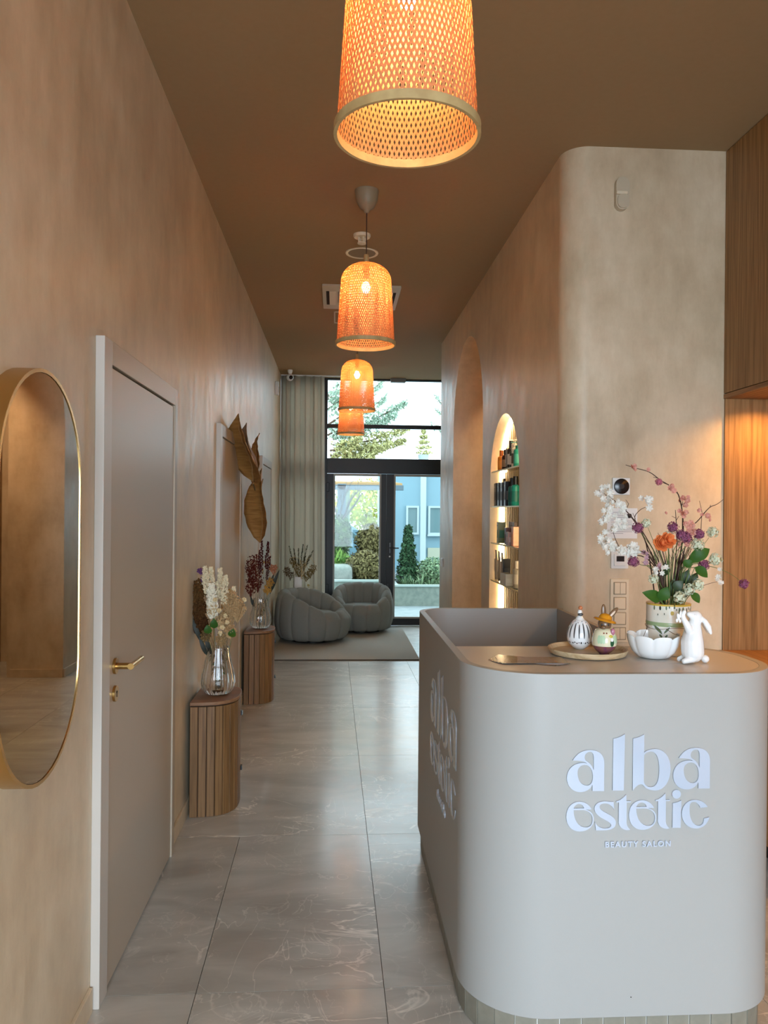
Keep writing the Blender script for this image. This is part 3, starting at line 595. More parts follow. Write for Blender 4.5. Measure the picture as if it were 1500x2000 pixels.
for z, w in zip(SH, ('top', 'second', 'third', 'lowest visible')):
    hwid = (NB-NA)/2 if z < zs else math.sqrt(((NB-NA)/2)**2-(z-zs)**2)
    s_ = thing('glass_shelf', (1.14, (NA+NB)/2, z), w+' glass shelf with a pale gold edge in the arched niche', 'shelf', 'glass shelves in the arched niche')
    a = link('pane', boxes((-.042, .040, -hwid+.002, hwid-.002, -.006, 0)), M_sglass, s_); link('edge', boxes((-.048, -.0421, -hwid+.002, hwid-.002, -.008, .001)), M_sedge, s_)
def yat(px): 
    a = at(px, 950, 1.0); return 1.135/a.x if a.x > 0 else 5
def product(shape, px, z, h, w, cols, label, group, lean=0, x=1.135):
    Yp = yat(px); t = thing({'bottle': 'cosmetic_bottle', 'box': 'cosmetic_box', 'tube': 'cosmetic_tube', 'pump': 'pump_bottle'}[shape], (x, Yp, z+.0006), label, {'bottle': 'bottle', 'box': 'box', 'tube': 'tube', 'pump': 'bottle'}[shape], group)
    m0 = mat('pack_%d_%d_%d' % cols[0], srgb(*cols[0]), .3); m1 = mat('pack_%d_%d_%d' % cols[1], srgb(*cols[1]), .35); m2 = mat('label_%d_%d_%d' % cols[2], srgb(*cols[2]), .5)
    if shape in ('bottle', 'pump'):
        r = w/2; hb = h*.72
        link('body', lathe(B(), [(r*.92, 0), (r, .004), (r, hb*.88), (r*.85, hb*.96), (r*.5, hb)], 20), m0, t, smooth=50)
        link('label', lathe(B(), [(r*1.012, hb*.2), (r*1.012, hb*.7)], 20), m2, t, smooth=50)
        if shape == 'bottle': link('cap', lathe(B(), [(r*.55, hb), (r*.55, h), (r*.4, h+.001)], 16), m1, t, smooth=50)
        else:
            bm = lathe(B(), [(r*.6, hb), (r*.6, hb+.02), (r*.2, hb+.022), (r*.2, h-.008), (r*.5, h-.006), (r*.5, h)], 16); box(bm, -r*1.6, 0, -.004, .004, h-.008, h-.001); link('pump_head', bm, m1, t, smooth=40)
    elif shape == 'box':
        link('carton', boxes((-.025, .025, -w/2, w/2, 0, h)), m0, t, bevel=.001)
        link('label', boxes((-.0262, -.0252, -w*.3, w*.3, h*.25, h*.62)), m2, t); link('label', boxes((-.018, .018, -w/2-.0012, -w/2-.0002, h*.25, h*.62)), m2, t); link('stripe', boxes((-.0262, -.0252, -w*.3, w*.3, h*.8, h*.86)), m1, t)
    else:
        bm = B(); lathe(bm, [(w*.3, 0), (w*.3, .02)], 16); link('cap', bm, m1, t, smooth=50)
        bm = B(); a = [bm.verts.new((w*.33*math.cos(q*PI/8), w*.33*math.sin(q*PI/8), .02)) for q in range(16)]; b = [bm.verts.new((.002*math.cos(q*PI/8)-.012, w*.5*math.sin(q*PI/8), h)) for q in range(16)]
        for q in range(16): bm.faces.new((a[q], a[(q+1) % 16], b[(q+1) % 16], b[q]))
        bm.faces.new(b); link('body', bm, m0, t, smooth=60); link('label', boxes((-w*.34, -w*.33, -w*.2, w*.2, h*.3, h*.7)), m2, t)
    if lean: t.rotation_euler.x = lean; t.location.z += abs(math.sin(lean))*w/2
    return t
g1 = 'hair and skin care bottles on the top shelf'
product('bottle', 979, SH[0], .142, .052, ((206, 120, 30), (176, 92, 24), (214, 140, 60)), 'amber orange bottle at the left end of the top niche shelf', g1)
product('bottle', 987, SH[0], .138, .05, ((54, 30, 20), (30, 20, 16), (150, 120, 90)), 'dark brown bottle next to the amber one on the top shelf', g1)
product('tube', 992, SH[0], .140, .05, ((150, 146, 136), (60, 56, 52), (190, 186, 176)), 'grey tube third on the top niche shelf', g1)
product('bottle', 997, SH[0], .190, .046, ((34, 32, 32), (24, 22, 22), (220, 214, 200)), 'tall black bottle with white label on the top niche shelf', g1)
product('bottle', 1001.5, SH[0], .158, .046, ((40, 70, 58), (210, 204, 190), (226, 222, 210)), 'dark green bottle with white label on the top niche shelf', g1)
product('pump', 1006, SH[0], .180, .05, ((226, 220, 206), (226, 220, 206), (96, 88, 78)), 'white pump bottle near the right end of the top niche shelf', g1)
product('pump', 1011, SH[0], .160, .056, ((24, 128, 116), (20, 96, 90), (60, 150, 140)), 'teal pump bottle at the right end of the top niche shelf', g1)
g2 = 'black cartons on the second shelf'
for i, px in enumerate((968, 974, 980, 986)):
    product('box', px, SH[1], .160, .062, ((22, 20, 20), (120, 114, 100), (70, 66, 60)), ['first leaning black carton from the left on the second shelf', 'second leaning black carton on the second shelf', 'third leaning black carton on the second shelf', 'wide black carton with white print in the middle of the second shelf'][i], g2, lean=(-.06 if i < 3 else 0))
product('box', 973, SH[1], .195, .10, ((34, 30, 28), (34, 30, 28), (40, 36, 34)), 'tall charcoal carton standing behind the black cartons', g2, x=1.168).scale = (.3, 1, 1)
product('box', 993, SH[1], .163, .05, ((28, 26, 28), (150, 146, 140), (110, 106, 104)), 'narrow black carton with grey print left of the teal bottles', g2)
g2b = 'black and teal bottles on the second shelf'
product('bottle', 1000, SH[1], .182, .05, ((20, 120, 112), (18, 20, 22), (18, 96, 92)), 'teal bottle with black cap, left of the pair on the second shelf', g2b)
product('bottle', 1007, SH[1], .188, .058, ((22, 132, 122), (16, 18, 20), (20, 104, 98)), 'teal bottle with black cap, right of the pair on the second shelf', g2b)
g3 = 'boxed creams on the third shelf'
product('box', 979.5, SH[2], .145, .05, ((120, 132, 96), (40, 44, 40), (60, 120, 96)), 'slim green and grey carton at the left of the third shelf', g3)
product('box', 993, SH[2], .150, .17, ((122, 106, 98), (88, 76, 72), (110, 96, 88)), 'wide taupe carton at the back of the third shelf', g3, x=1.166).scale = (.4, 1, 1)
product('box', 995, SH[2], .112, .05, ((92, 56, 62), (92, 56, 62), (110, 74, 78)), 'plum carton in the middle of the third shelf', g3)
product('box', 1009, SH[2], .122, .06, ((222, 158, 128), (222, 158, 128), (232, 180, 150)), 'peach pink carton at the right of the third shelf', g3)
product('box', 1003, SH[2], .086, .06, ((150, 124, 122), (150, 124, 122), (190, 170, 166)), 'small mauve carton with white print on the third shelf', g3, x=1.12)
g4 = 'grey tubes on the lowest visible shelf'
for i, px in enumerate((973, 979, 985)):
    product('tube', px, SH[3], .21-.004*i, .06, ((176, 166, 148), (150, 142, 128), (214, 206, 190)), ['leftmost grey tube on the lowest visible shelf', 'middle grey tube on the lowest visible shelf', 'grey tube beside the slim black carton'][i], g4)
product('box', 991, SH[3], .165, .022, ((24, 22, 24), (24, 22, 24), (60, 56, 54)), 'slim black carton on the lowest visible shelf', 'cartons on the lowest visible shelf')
product('box', 996, SH[3], .075, .17, ((206, 200, 184), (206, 200, 184), (216, 210, 196)), 'low white tray carton at the front of the lowest visible shelf', 'cartons on the lowest visible shelf', x=1.118)
product('bottle', 1011.5, SH[3], .17, .05, ((120, 116, 110), (180, 176, 170), (150, 146, 140)), 'silver grey bottle at the right end of the lowest visible shelf', 'cartons on the lowest visible shelf')
# passage ceiling light
o = thing('passage_light', (1.72, 6.5, H), 'round warm ceiling light inside the arched passage', 'lamp')
link('disc', lathe(B(), [(.10, -.0005), (.10, -.02)], 32), emit('passage_glow', (1, .66, .38, 1), 330), o)

# ================================================================ pedestals with slatted fronts
def pedestal(yc, label):
    p = thing('slatted_pedestal', (XL+.02, yc, 0), label, 'pedestal', 'half-round bamboo pedestals on the left wall')
    a, b, hgt = .20, .225, .575
    def pt(t): c, s = math.cos(t), math.sin(t); return (b*abs(s)**.72, -a*(1 if c > 0 else -1)*abs(c)**.72)
    P = [pt(PI*k/60) for k in range(61)]
    def scaled(s): return [(x*s, y*s) for x, y in P]
    link('core', prism(B(), scaled(.955), .004, hgt-.022), mat('pedestal_core', srgb(46, 30, 20), .8), p)
    link('top', prism(B(), [(x, y) for x, y in scaled(1.02)], hgt-.018, hgt), M_top, p, bevel=.003)
    acc = [0]
    for q, w in zip(P, P[1:]): acc.append(acc[-1]+math.dist(q, w))
    def al(s):
        for i in range(60):
            if acc[i+1] >= s-1e-9: u = (s-acc[i])/(acc[i+1]-acc[i]); return Vector((P[i][0]+(P[i+1][0]-P[i][0])*u, P[i][1]+(P[i+1][1]-P[i][1])*u))
        return Vector(P[-1])
    n = 17; st_ = acc[-1]/n
    me = bpy.data.meshes.new('slat'); bm = box(B(), -st_/2+.0018, st_/2-.0018, -.009, 0, 0, hgt-.024); bmesh.ops.bevel(bm, geom=[e for e in bm.edges], offset=.0015, segments=1, affect='EDGES'); bm.to_mesh(me); bm.free(); me.materials.append(M_slat)
    for k in range(n):
        q, w = al(k*st_), al((k+1)*st_); c = (q+w)/2; o = bpy.data.objects.new('slat', me); COL.objects.link(o); o.parent = p
        ang = math.atan2(w.y-q.y, w.x-q.x); o.location = (c.x, c.y, 0); o.rotation_euler.z = ang+PI
    for z in (.16, .45): link('hinge', boxes((b*.97, b+.008, .03, .055, z, z+.022)), M_dark, p)
    return p
pedestal(4.155, 'near half-round slatted bamboo pedestal between the first two doors'); pedestal(6.43, 'far half-round slatted bamboo pedestal between the second and third doors')
def ribbed_vase(loc, label, group):
    v = thing('glass_vase', loc, label, 'vase', group)
    prof = [(.040, .0), (.062, .008), (.080, .035), (.0865, .065), (.083, .10), (.072, .15), (.060, .20), (.055, .245)]
    full = prof+[(r-.0022, z) for r, z in prof[::-1][:-1]]+[(.045, .008), (.0, .008)]
    n = 72
    md = lambda a, i: 1+(.045*abs(math.cos(9*a))**.6 if 0 < i < 9 else 0)
    bm = B(); lathe(bm, [(.0001, 0)]+full[:-1]+[(.0001, .009)], n, mod=md); link('vessel', bm, M_glass, v, smooth=50); return v
V1 = Vector((-.612, 4.14, .5752)); V2 = Vector((-.612, 6.42, .5752))
ribbed_vase(V1, 'ribbed clear glass vase with cream and brown dried flowers on the near pedestal', 'ribbed glass vases'); ribbed_vase(V2, 'ribbed clear glass vase with burgundy dried flowers on the far pedestal', 'ribbed glass vases')

# ---------------------------------------------------------------- dried flowers
def bez(p0, p1, bend, n=7):
    p0, p1 = Vector(p0), Vector(p1); m = (p0+p1)/2+Vector(bend); return [p0*(1-t)**2+m*2*t*(1-t)+p1*t*t for t in (k/n for k in range(n+1))]
def sprig(name, base, tip, label, cat, group, kind, r, col, n=60, bend=(0, 0, .0), stemcol=None, length=None, extra=None):
    t = thing(name, base, label, cat, group); base = Vector(base); tip = Vector(tip)
    p = [q-base for q in bez(base, tip, bend)]
    link('stem', tube(B(), p, .0016, .001, 4), stemcol or mat('dry_stem', srgb(112, 92, 58), .8), t)
    top = tip-base; d = (p[-1]-p[-2]).normalized(); L = length or .1; bm = B()
    if kind == 'spike':
        for i in range(n):
            u = i/n; a = rnd.uniform(0, 2*PI); rr = r*(.35+.65*math.sin(PI*(.18+.82*u)))*rnd.uniform(.4, 1); s = d.orthogonal().normalized(); w = d.cross(s)
            blob(bm, top-d*L*(1-u)+(s*math.cos(a)+w*math.sin(a))*rr, r*.30, 1.5, jit=.3, d=(s*math.cos(a)+w*math.sin(a)+d))
    elif kind == 'cloud':
        for i in range(n):
            v = Vector((rnd.gauss(0, 1), rnd.gauss(0, 1), rnd.gauss(0, 1))).normalized()*rnd.uniform(.45, 1); q = top+Vector((v.x*r, v.y*r, v.z*L/2-L*.35))
            blob(bm, q, (extra or .005)*rnd.uniform(.6, 1.3), 1.1, jit=.4, mi=0)
            if i % 3 == 0: tube(bm, [q, top+Vector((0, 0, -L))], .0005, .0007, 3)
    elif kind == 'tuft':
        for i in range(n):
            a = rnd.uniform(0, 2*PI); s = d.orthogonal().normalized(); w = d.cross(s); u = rnd.uniform(.0, 1); q = top-d*L*(1-u)
            e = (s*math.cos(a)+w*math.sin(a)+d*1.3).normalized()*r*1.6*(1-.5*u); f = e.cross(d).normalized()*r*.16
            bm.faces.new([bm.verts.new(q+f), bm.verts.new(q-f), bm.verts.new(q+e)])
    m = col if isinstance(col, bpy.types.Material) else mat('petal_%d_%d_%d' % col, srgb(*col), .85, spec=.15)
    link({'spike': 'flower_spike', 'cloud': 'flower_head', 'tuft': 'seed_head'}[kind], bm, m, t); return t
def leaf_mesh(bm, base, tip, w, nrm=(0, -1, .3), cup=.12, n=7, mi=0):
    base, tip = Vector(base), Vector(tip); d = tip-base; s = d.cross(Vector(nrm)).normalized(); up = s.cross(d).normalized(); L = d.length; rows = []
    for i in range(n+1):
        u = i/n; ww = w*math.sin(PI*u**.8)**.8 if 0 < u < 1 else .0004; c = base+d*u+up*L*.12*math.sin(PI*u)
        rows.append([bm.verts.new(c-s*ww+up*ww*cup*2), bm.verts.new(c), bm.verts.new(c+s*ww+up*ww*cup*2)])
    for a, b in zip(rows, rows[1:]):
        for k in (0, 1): bm.faces.new((a[k], a[k+1], b[k+1], b[k])).material_index = mi
def leafsprig(name, base, tips, w, label, group, m=None):
    t = thing(name, base, label, 'leaf', group); base = Vector(base)
    for tp in tips:
        tp = Vector(tp)-base; st_ = tp*.86 if w > .015 else tp*.62
        link('stem', tube(B(), [Vector((0, 0, 0)), st_*.5+Vector((0, 0, .01)), st_], .0014, .001, 4), M_stem, t)
        bm = B(); leaf_mesh(bm, st_, tp, w); link('leaf', bm, m or M_leaf, t, smooth=180)
    return t
def A1(px, py, dy=0): return at(px, py, V1.y+dy)
b1 = V1+Vector((0, 0, .02)); g = 'dried stems in the near glass vase'
def bs(V, k=.02): return V+Vector((rnd.uniform(-k, k), rnd.uniform(-k, k), rnd.uniform(.012, .03)))
cream = (226, 210, 176); brown = (84, 56, 30); beige = (190, 156, 112)
for i, (px, py, L, r) in enumerate(((400, 1106, .14, .018), (412, 1108, .18, .02), (430, 1110, .16, .019), (441, 1124, .15, .018), (457, 1146, .10, .016))):
    sprig('dried_flower', bs(V1), A1(px, py, rnd.uniform(-.03, .04)), ['cream flower spike leftmost in the near vase', 'tallest thick cream flower spike in the near vase', 'cream flower spike right of the tallest in the near vase', 'slim cream flower spike leaning right in the near vase', 'short cream flower spike at the right of the near vase'][i], 'flower', g, 'spike', r, cream, 200, length=L)
sprig('dried_flower', bs(V1), A1(412, 1140, -.04), 'dense ivory plume at the front centre of the near vase', 'flower', g, 'spike', .026, (232, 224, 202), 300, length=.18)
sprig('dried_flower', bs(V1), A1(392, 1112, .0), 'purple statice sprig at the top left of the near vase', 'flower', g, 'cloud', .018, (104, 68, 108), 60, length=.03)
sprig('dried_flower', bs(V1), A1(396, 1128, -.01), 'lower purple statice sprig in the near vase', 'flower', g, 'cloud', .014, (96, 62, 100), 40, length=.03)
for i, (px, py, r, L) in enumerate(((385, 1140, .045, .15), (386, 1172, .048, .15), (392, 1202, .042, .13))):
    sprig('dried_flower', bs(V1), A1(px, py, .02), ['dark brown dried hydrangea, upper left of the near vase', 'dark brown dried hydrangea, middle left of the near vase', 'dark brown dried hydrangea, lower left of the near vase'][i], 'flower', g, 'cloud', r, (96-8*i, 66-8*i, 34-4*i), 420, length=L, extra=.0065)
for i, (px, py, r, L) in enumerate(((450, 1158, .048, .12), (464, 1172, .046, .12), (444, 1192, .046, .11))):
    sprig('dried_flower', bs(V1), A1(px, py, .0), ['fine beige gypsophila cloud upper right in the near vase', 'fine beige gypsophila cloud far right in the near vase', 'fine beige gypsophila cloud lower right in the near vase'][i], 'flower', g, 'cloud', r, beige, 420, length=L, extra=.0042)
for i, (px, py) in enumerate(((434, 1222), (444, 1212), (430, 1234), (420, 1168), (440, 1200), (428, 1190), (478, 1168))):
    sprig('dried_flower', bs(V1), A1(px, py, -.05), 'small ivory everlasting bloom in the near vase', 'flower', 'ivory everlasting blooms in the near vase', 'cloud', .011, (226, 204, 160), 26, length=.022, extra=.005)
for i, (px, py) in enumerate(((418, 1208), (405, 1220), (456, 1228))):
    leafsprig('leaf_sprig', bs(V1), [A1(px, py, -.06)], .021, ['round green leaf at the front of the near vase', 'green leaf lower left of the near vase', 'green leaf at the right of the near vase'][i], g)
leafsprig('leaf_sprig', bs(V1), [A1(372, 1200, 0), A1(388, 1240, -.02), A1(400, 1236, -.03)], .012, 'dark green dried leaves low in the near vase', g, mat('dark_leaf', srgb(30, 34, 22), .6))
def A2(px, py, dy=0): return at(px, py, V2.y+dy)
for i, (px, py, r_, c) in enumerate(((402, 1232, .03, (120, 96, 60)), (432, 1240, .03, (168, 138, 96)), (450, 1222, .034, (190, 156, 112)), (415, 1180, .03, (206, 180, 140)), (428, 1205, .032, (198, 166, 122)))):
    sprig('dried_flower', bs(V1), A1(px, py, -.03), ['brown filler sprig low at the left of the near vase', 'tan filler sprig just above the rim of the near vase', 'beige filler sprig at the lower right of the near vase', 'pale filler sprig in the centre of the near vase', 'tan filler sprig below the centre of the near vase'][i], 'flower', g, 'cloud', r_, c, 150, length=.07, extra=.005)
g = 'dried stems in the far glass vase'; burg = (72, 20, 24)
for i, (px, py, L, r) in enumerate(((512, 1056, .26, .014), (524, 1058, .22, .016), (528, 1086, .20, .013), (507, 1074, .2, .012))):
    sprig('dried_flower', bs(V2), A2(px, py), ['tallest burgundy amaranth spike in the far vase', 'second tall burgundy amaranth spike in the far vase', 'burgundy amaranth spike leaning right in the far vase', 'slim burgundy amaranth spike at the left in the far vase'][i], 'flower', g, 'spike', r, burg, 150, length=L)
for i, (px, py) in enumerate(((488, 1092), (494, 1112), (499, 1086), (490, 1130), (504, 1120))):
    sprig('dried_flower', bs(V2), A2(px, py, .02), ['upper left spray of dark red dried berries in the far vase', 'dark red berry spray in the middle left of the far vase', 'topmost spray of dark red dried berries beside the amaranth', 'lowest left spray of dark red dried berries in the far vase', 'dark red berry spray in front of the amaranth spikes'][i], 'flower', 'dark red berry sprays in the far vase', 'cloud', .05, (92, 34, 26), 130, length=.16, extra=.0055)
for i, (px, py, c) in enumerate(((534, 1104, (168, 112, 84)), (528, 1130, (176, 132, 64)), (522, 1144, (182, 140, 70)))):
    sprig('dried_flower', bs(V2), A2(px, py, -.02), ['pinkish dried filler flower upper right in the far vase', 'ochre yellow dried flower at the right in the far vase', 'ochre yellow dried flower low in the far vase'][i], 'flower', g, 'cloud', .035, c, 90, length=.08, extra=.006)
leafsprig('leaf_sprig', bs(V2), [A2(546, 1112), A2(540, 1122), A2(536, 1118)], .014, 'blackish green leaves pointing right from the far vase', g, mat('dark_leaf', srgb(30, 34, 22), .6))
leafsprig('leaf_sprig', bs(V2), [A2(489, 1164)], .012, 'single dark leaf low at the left of the far vase', g, MATS['dark_leaf'])

# ---------------------------------------------------------------- big dried leaves on the wall
def big_leaf(bm, p0, p1, w, nx=.25, wave=.02, n=16):
    """leaf standing off the left wall, lying roughly in the Y-z plane, midrib p0->p1"""
    p0, p1 = Vector(p0), Vector(p1); d = p1-p0; s = Vector((1, 0, 0)).cross(d).normalized(); s = (s+Vector((nx, 0, 0))).normalized(); up = d.cross(s).normalized(); rows = []
    for i in range(n+1):
        u = i/n; ww = w*(math.sin(PI*u**.72)**1.05 if 0 < u < 1 else .01)
        c = p0+d*u+up*wave*math.sin(2*PI*u)*1.0
        row = []
        for j in range(-4, 5):
            v = j/4; rip = .004*math.sin(i*2.3+j*.8)
            row.append(bm.verts.new(c+s*ww*v+up*(-abs(v)**1.5*ww*.45+rip)))
        rows.append(row)
    for a, b in zip(rows, rows[1:]):
        for k in range(8): bm.faces.new((a[k], a[k+1], b[k+1], b[k]))
    return [r[4].co.copy() for r in rows]
M_dleaf = mat('dried_leaf', srgb(138, 94, 42), .6, col2=srgb(166, 120, 62), nscale=8, scale=(1, 1, 9), bump=.4); M_dleaf2 = mat('dried_leaf_back', srgb(136, 108, 82), .7, col2=srgb(154, 124, 96), nscale=8, scale=(1, 1, 9), bump=.4)
wx = XL+.06
def WL(px, py, x): 
    d = FW*F_PX+R2*(px-750)+U2*(1000-py); d = d*(x/d.x); return Vector((d.x, d.y, d.z+CH))
orig = Vector((XL+.05, 6.75, 1.8)); dl = thing('dried_leaf_arrangement', orig, 'tall arrangement of big brown dried leaves fixed to the left wall above the far pedestal', 'wall decoration')
for (a, b, w, m, nx, xa, xb) in (((494, 940), (465, 808), .16, M_dleaf, 1.3, -.62, -.66), ((499, 925), (481, 826), .11, M_dleaf2, .8, -.63, -.66), ((494, 945), (507, 846), .05, M_dleaf, 1, -.62, -.62), ((508, 1060), (511, 915), .145, M_dleaf, .9, -.60, -.585), ((510, 1048), (514, 935), .09, M_dleaf2, -.5, -.61, -.60)):
    pa, pb = WL(*a, xa), WL(*b, xb); bm = B(); mid = big_leaf(bm, pa-orig, pb-orig, w, nx); lf = link('leaf', bm, m, dl, smooth=180); sd = lf.modifiers.new('thick', 'SOLIDIFY'); sd.thickness = .002
    link('midrib', tube(B(), mid, .005, .0015, 5), mat('midrib', srgb(160, 126, 84), .6), lf)
    st0 = Vector((XL+.03, 6.75, 1.62))-orig; link('stem', tube(B(), [st0, (st0+pa-orig)/2+Vector((.02, 0, 0)), pa-orig], .005, .004, 5), mat('dry_stem', srgb(112, 92, 58), .8), dl)

# ================================================================ tub chairs
def tub_chair(loc, R, face, label):
    """face = direction (radians) the open front points to"""
    ch = thing('tub_chair', loc, label, 'armchair', 'channel-tufted tub chairs on the rug', rz=face); N = 13; s = R/.44
    for k in range(N):
        a0, a1 = 2*PI*(k-.5)/N+.0, 2*PI*(k+.5)/N; bm = B(); rows = []; T = 9
        for t in range(T):
            v = -1+2*t/(T-1); a = (a0+a1)/2+(a1-a0)/2*v; bulge = (1-abs(v)**3.2)**.5 if abs(v) < 1 else 0
            fr_ = (1+math.cos(a))/2   # 1 at front
            fr_ = min(1, fr_*1.12)**1.9; Ht = .595-.225*fr_
            sec = [(.34, .012), (.395, .035), (.435, .12), (.452, .23), (.447, .33 if Ht > .45 else .28), (.425, Ht-.07), (.385, Ht-.012), (.34, Ht), (.295, Ht-.025), (.262, Ht-.09 if Ht > .45 else Ht-.05), (.245, .30), (.23, .22)]
            ring = []
            for (r, z) in sec:
                cx_, cz_ = .335, min(max(z, .15), Ht-.1); q = .84+.16*bulge
                rr = cx_+(r-cx_)*q; zz_ = cz_+(z-cz_)*q
                if z < .02: zz_ = .012
                ring.append(bm.verts.new((rr*s*math.cos(a), rr*s*math.sin(a), zz_*1.0)))
            rows.append(ring)
        for p, q in zip(rows, rows[1:]):
            for i in range(len(p)): j = (i+1) % len(p); bm.faces.new((p[i], p[j], q[j], q[i]))
        o = link('channel', bm, M_cloth, ch, smooth=180); sd = o.modifiers.new('sub', 'SUBSURF'); sd.levels = 1; sd.render_levels = 1
    link('seat', lathe(B(), [(.05*s, .18), (.25*s, .20), (.27*s, .28), (.26*s, .315), (.22*s, .335), (.0001, .342)], 40), M_cloth, ch, smooth=60)
    link('base', lathe(B(), [(.26*s, .0), (.26*s, .03)], 32), M_dark, ch)
    return ch
RZ = .0125
tub_chair((-.272, 9.28, RZ), .443, -.45, 'front grey channel-tufted tub chair, turned away, beside the left wall')
tub_chair((.33, 10.0, RZ), .405, -PI/2-.1, 'rear grey channel-tufted tub chair facing the room before the glass door')
rg = thing('area_rug', (.13, 9.1, 0), 'flat grey-beige woven rug under the two tub chairs', 'rug')
link('pile', boxes((-.79, .74, -1.06, 1.08, .0005, .012)), M_rug, rg, bevel=.002); link('binding', boxes((-.79, .74, -1.066, -1.0605, .0005, .013)), mat('binding', srgb(92, 84, 76), .9), rg)

# ---------------------------------------------------------------- curtain
def curtain(y0, amp, x0f, x1f, zt, zb, label, nm='curtain', folds=5, thick=.0025, m=None, n=120, rows_=14):
    bm = B(); rows = []
    for j in range(rows_+1):
        z = zt+(zb-zt)*j/rows_; xa, xb = x0f(z), x1f(z); row = []
        for i in range(n+1):
            u = i/n; ph = 2*PI*folds*(u+.03*math.sin(7*u))
            row.append(bm.verts.new((xa+(xb-xa)*u+.012*math.sin(ph*2), y0+amp*math.sin(ph)*(.75+.25*math.sin(3*u+1))+.008*math.sin(z*2+u*9), z)))
        rows.append(row)
    for a, b in zip(rows, rows[1:]):
        for i in range(n): bm.faces.new((a[i], a[i+1], b[i+1], b[i]))
    t = thing(nm, (x0f(zb), y0, zb), label, 'curtain')
    o = link('fabric', bm, m or M_curtain, t, smooth=180); o.location = -t.location; sd = o.modifiers.new('thick', 'SOLIDIFY'); sd.thickness = thick; return t
ct = curtain(10.26, .06, lambda z: -.735, lambda z: -.185+.035*(1-z/3.2), 3.285, .02, 'floor-length oatmeal linen curtain gathered at the left of the glass wall')
r_ = link('curtain_track', boxes((XL+.004, .05, 10.24, 10.28, 3.286, 3.299)), M_white, ct); r_.location = -ct.location

# ---------------------------------------------------------------- side table, white vase with dried grasses, jar
tb = thing('side_table', (-.45, 10.0, 0), 'low round white side table behind the front tub chair', 'table')
tb.location = (-.50, 9.95, RZ)
link('table_top', lathe(B(), [(.14, .43), (.145, .435), (.145, .445), (.14, .45)], 40), M_white, tb, smooth=40); link('leg', lathe(B(), [(.015, .02), (.015, .43)], 16), M_white, tb, smooth=60); link('base', lathe(B(), [(.10, 0), (.10, .012), (.02, .02)], 32), M_white, tb, smooth=40)
V3 = Vector((-.475, 9.93, .4505+RZ))
vs_ = thing('white_vase', V3, 'square white ceramic vase with dried grasses behind the front tub chair', 'vase')
link('vessel', flatpaths([rrect(-.048, .048, -.048, .048, (.006,)*4, 3), rrect(-.042, .042, -.042, .042, (.004,)*4, 3)[::-1]], .232, Matrix.Translation((0, 0, .118))), M_white, vs_); link('bottom', boxes((-.042, .042, -.042, .042, .002, .008)), M_white, vs_)
def A3(px, py, dy=0): return at(px, py, 9.93+dy)
g = 'dried grasses in the white vase'
for i, (px, py, c) in enumerate(((565, 1068, (62, 58, 34)), (574, 1072, (70, 62, 40)), (592, 1064, (54, 48, 28)), (600, 1066, (66, 58, 34)), (611, 1076, (72, 66, 42)), (583, 1072, (60, 54, 32)), (604, 1085, (90, 80, 50)))):
    sprig('dried_grass', V3+Vector((rnd.uniform(-.02, .02), rnd.uniform(-.02, .02), .15)), A3(px, py), 'dark olive seed spike in the white vase', 'grass', g, 'tuft', .028, c, 70, length=.22)
for i, (px, py) in enumerate(((560, 1108), (567, 1116), (612, 1104), (606, 1112), (578, 1100), (590, 1096), (598, 1118), (584, 1112), (572, 1090))):
    sprig('dried_grass', V3+Vector((rnd.uniform(-.02, .02), rnd.uniform(-.02, .02), .15)), A3(px, py), 'rust brown dried filler in the white vase', 'grass', 'rust brown fillers in the white vase', 'cloud', .05, (104, 78, 54) if i < 2 else (130, 108, 66), 80, length=.12, extra=.006)
for i, (pts) in enumerate((((590, 1130), (588, 1112), (580, 1101), (573, 1106)), ((588, 1130), (590, 1108), (596, 1101), (601, 1110)), ((592, 1122), (600, 1092), (606, 1088), (614, 1100)), ((592, 1122), (586, 1092), (576, 1088), (566, 1090)))):
    t = thing('dried_grass', V3+Vector((0, 0, .15)), 'pale bent wheat-like stem drooping over the white vase', 'grass', 'pale bent stems in the white vase')
    pp = [Vector((0, 0, 0))]+[A3(*q, -.05)-t.location for q in pts]; link('stem', tube(B(), pp, .004, .003, 5), mat('wheat', srgb(206, 178, 130), .7), t, smooth=180)
jr = thing('glass_jar', (-.41, 9.90, .4505+RZ), 'small glass with tiny yellow dried flowers beside the white vase', 'jar')
link('glass', lathe(B(), [(.0001, 0), (.022, .0), (.026, .07), (.024, .07), (.02, .006), (.0001, .005)], 24), M_glass, jr, smooth=50)
for i in range(7): sprig('dried_flower', jr.location+Vector((0, 0, .01)), A3(599+rnd.uniform(-8, 8), 1150+rnd.uniform(-10, 16), -.04), 'tiny yellow dried flower in the small glass', 'flower', 'tiny yellow flowers in the small glass', 'cloud', .02, (182, 160, 96), 22, length=.04, extra=.005)

# ================================================================ things on the desk
DT = DH+.0002
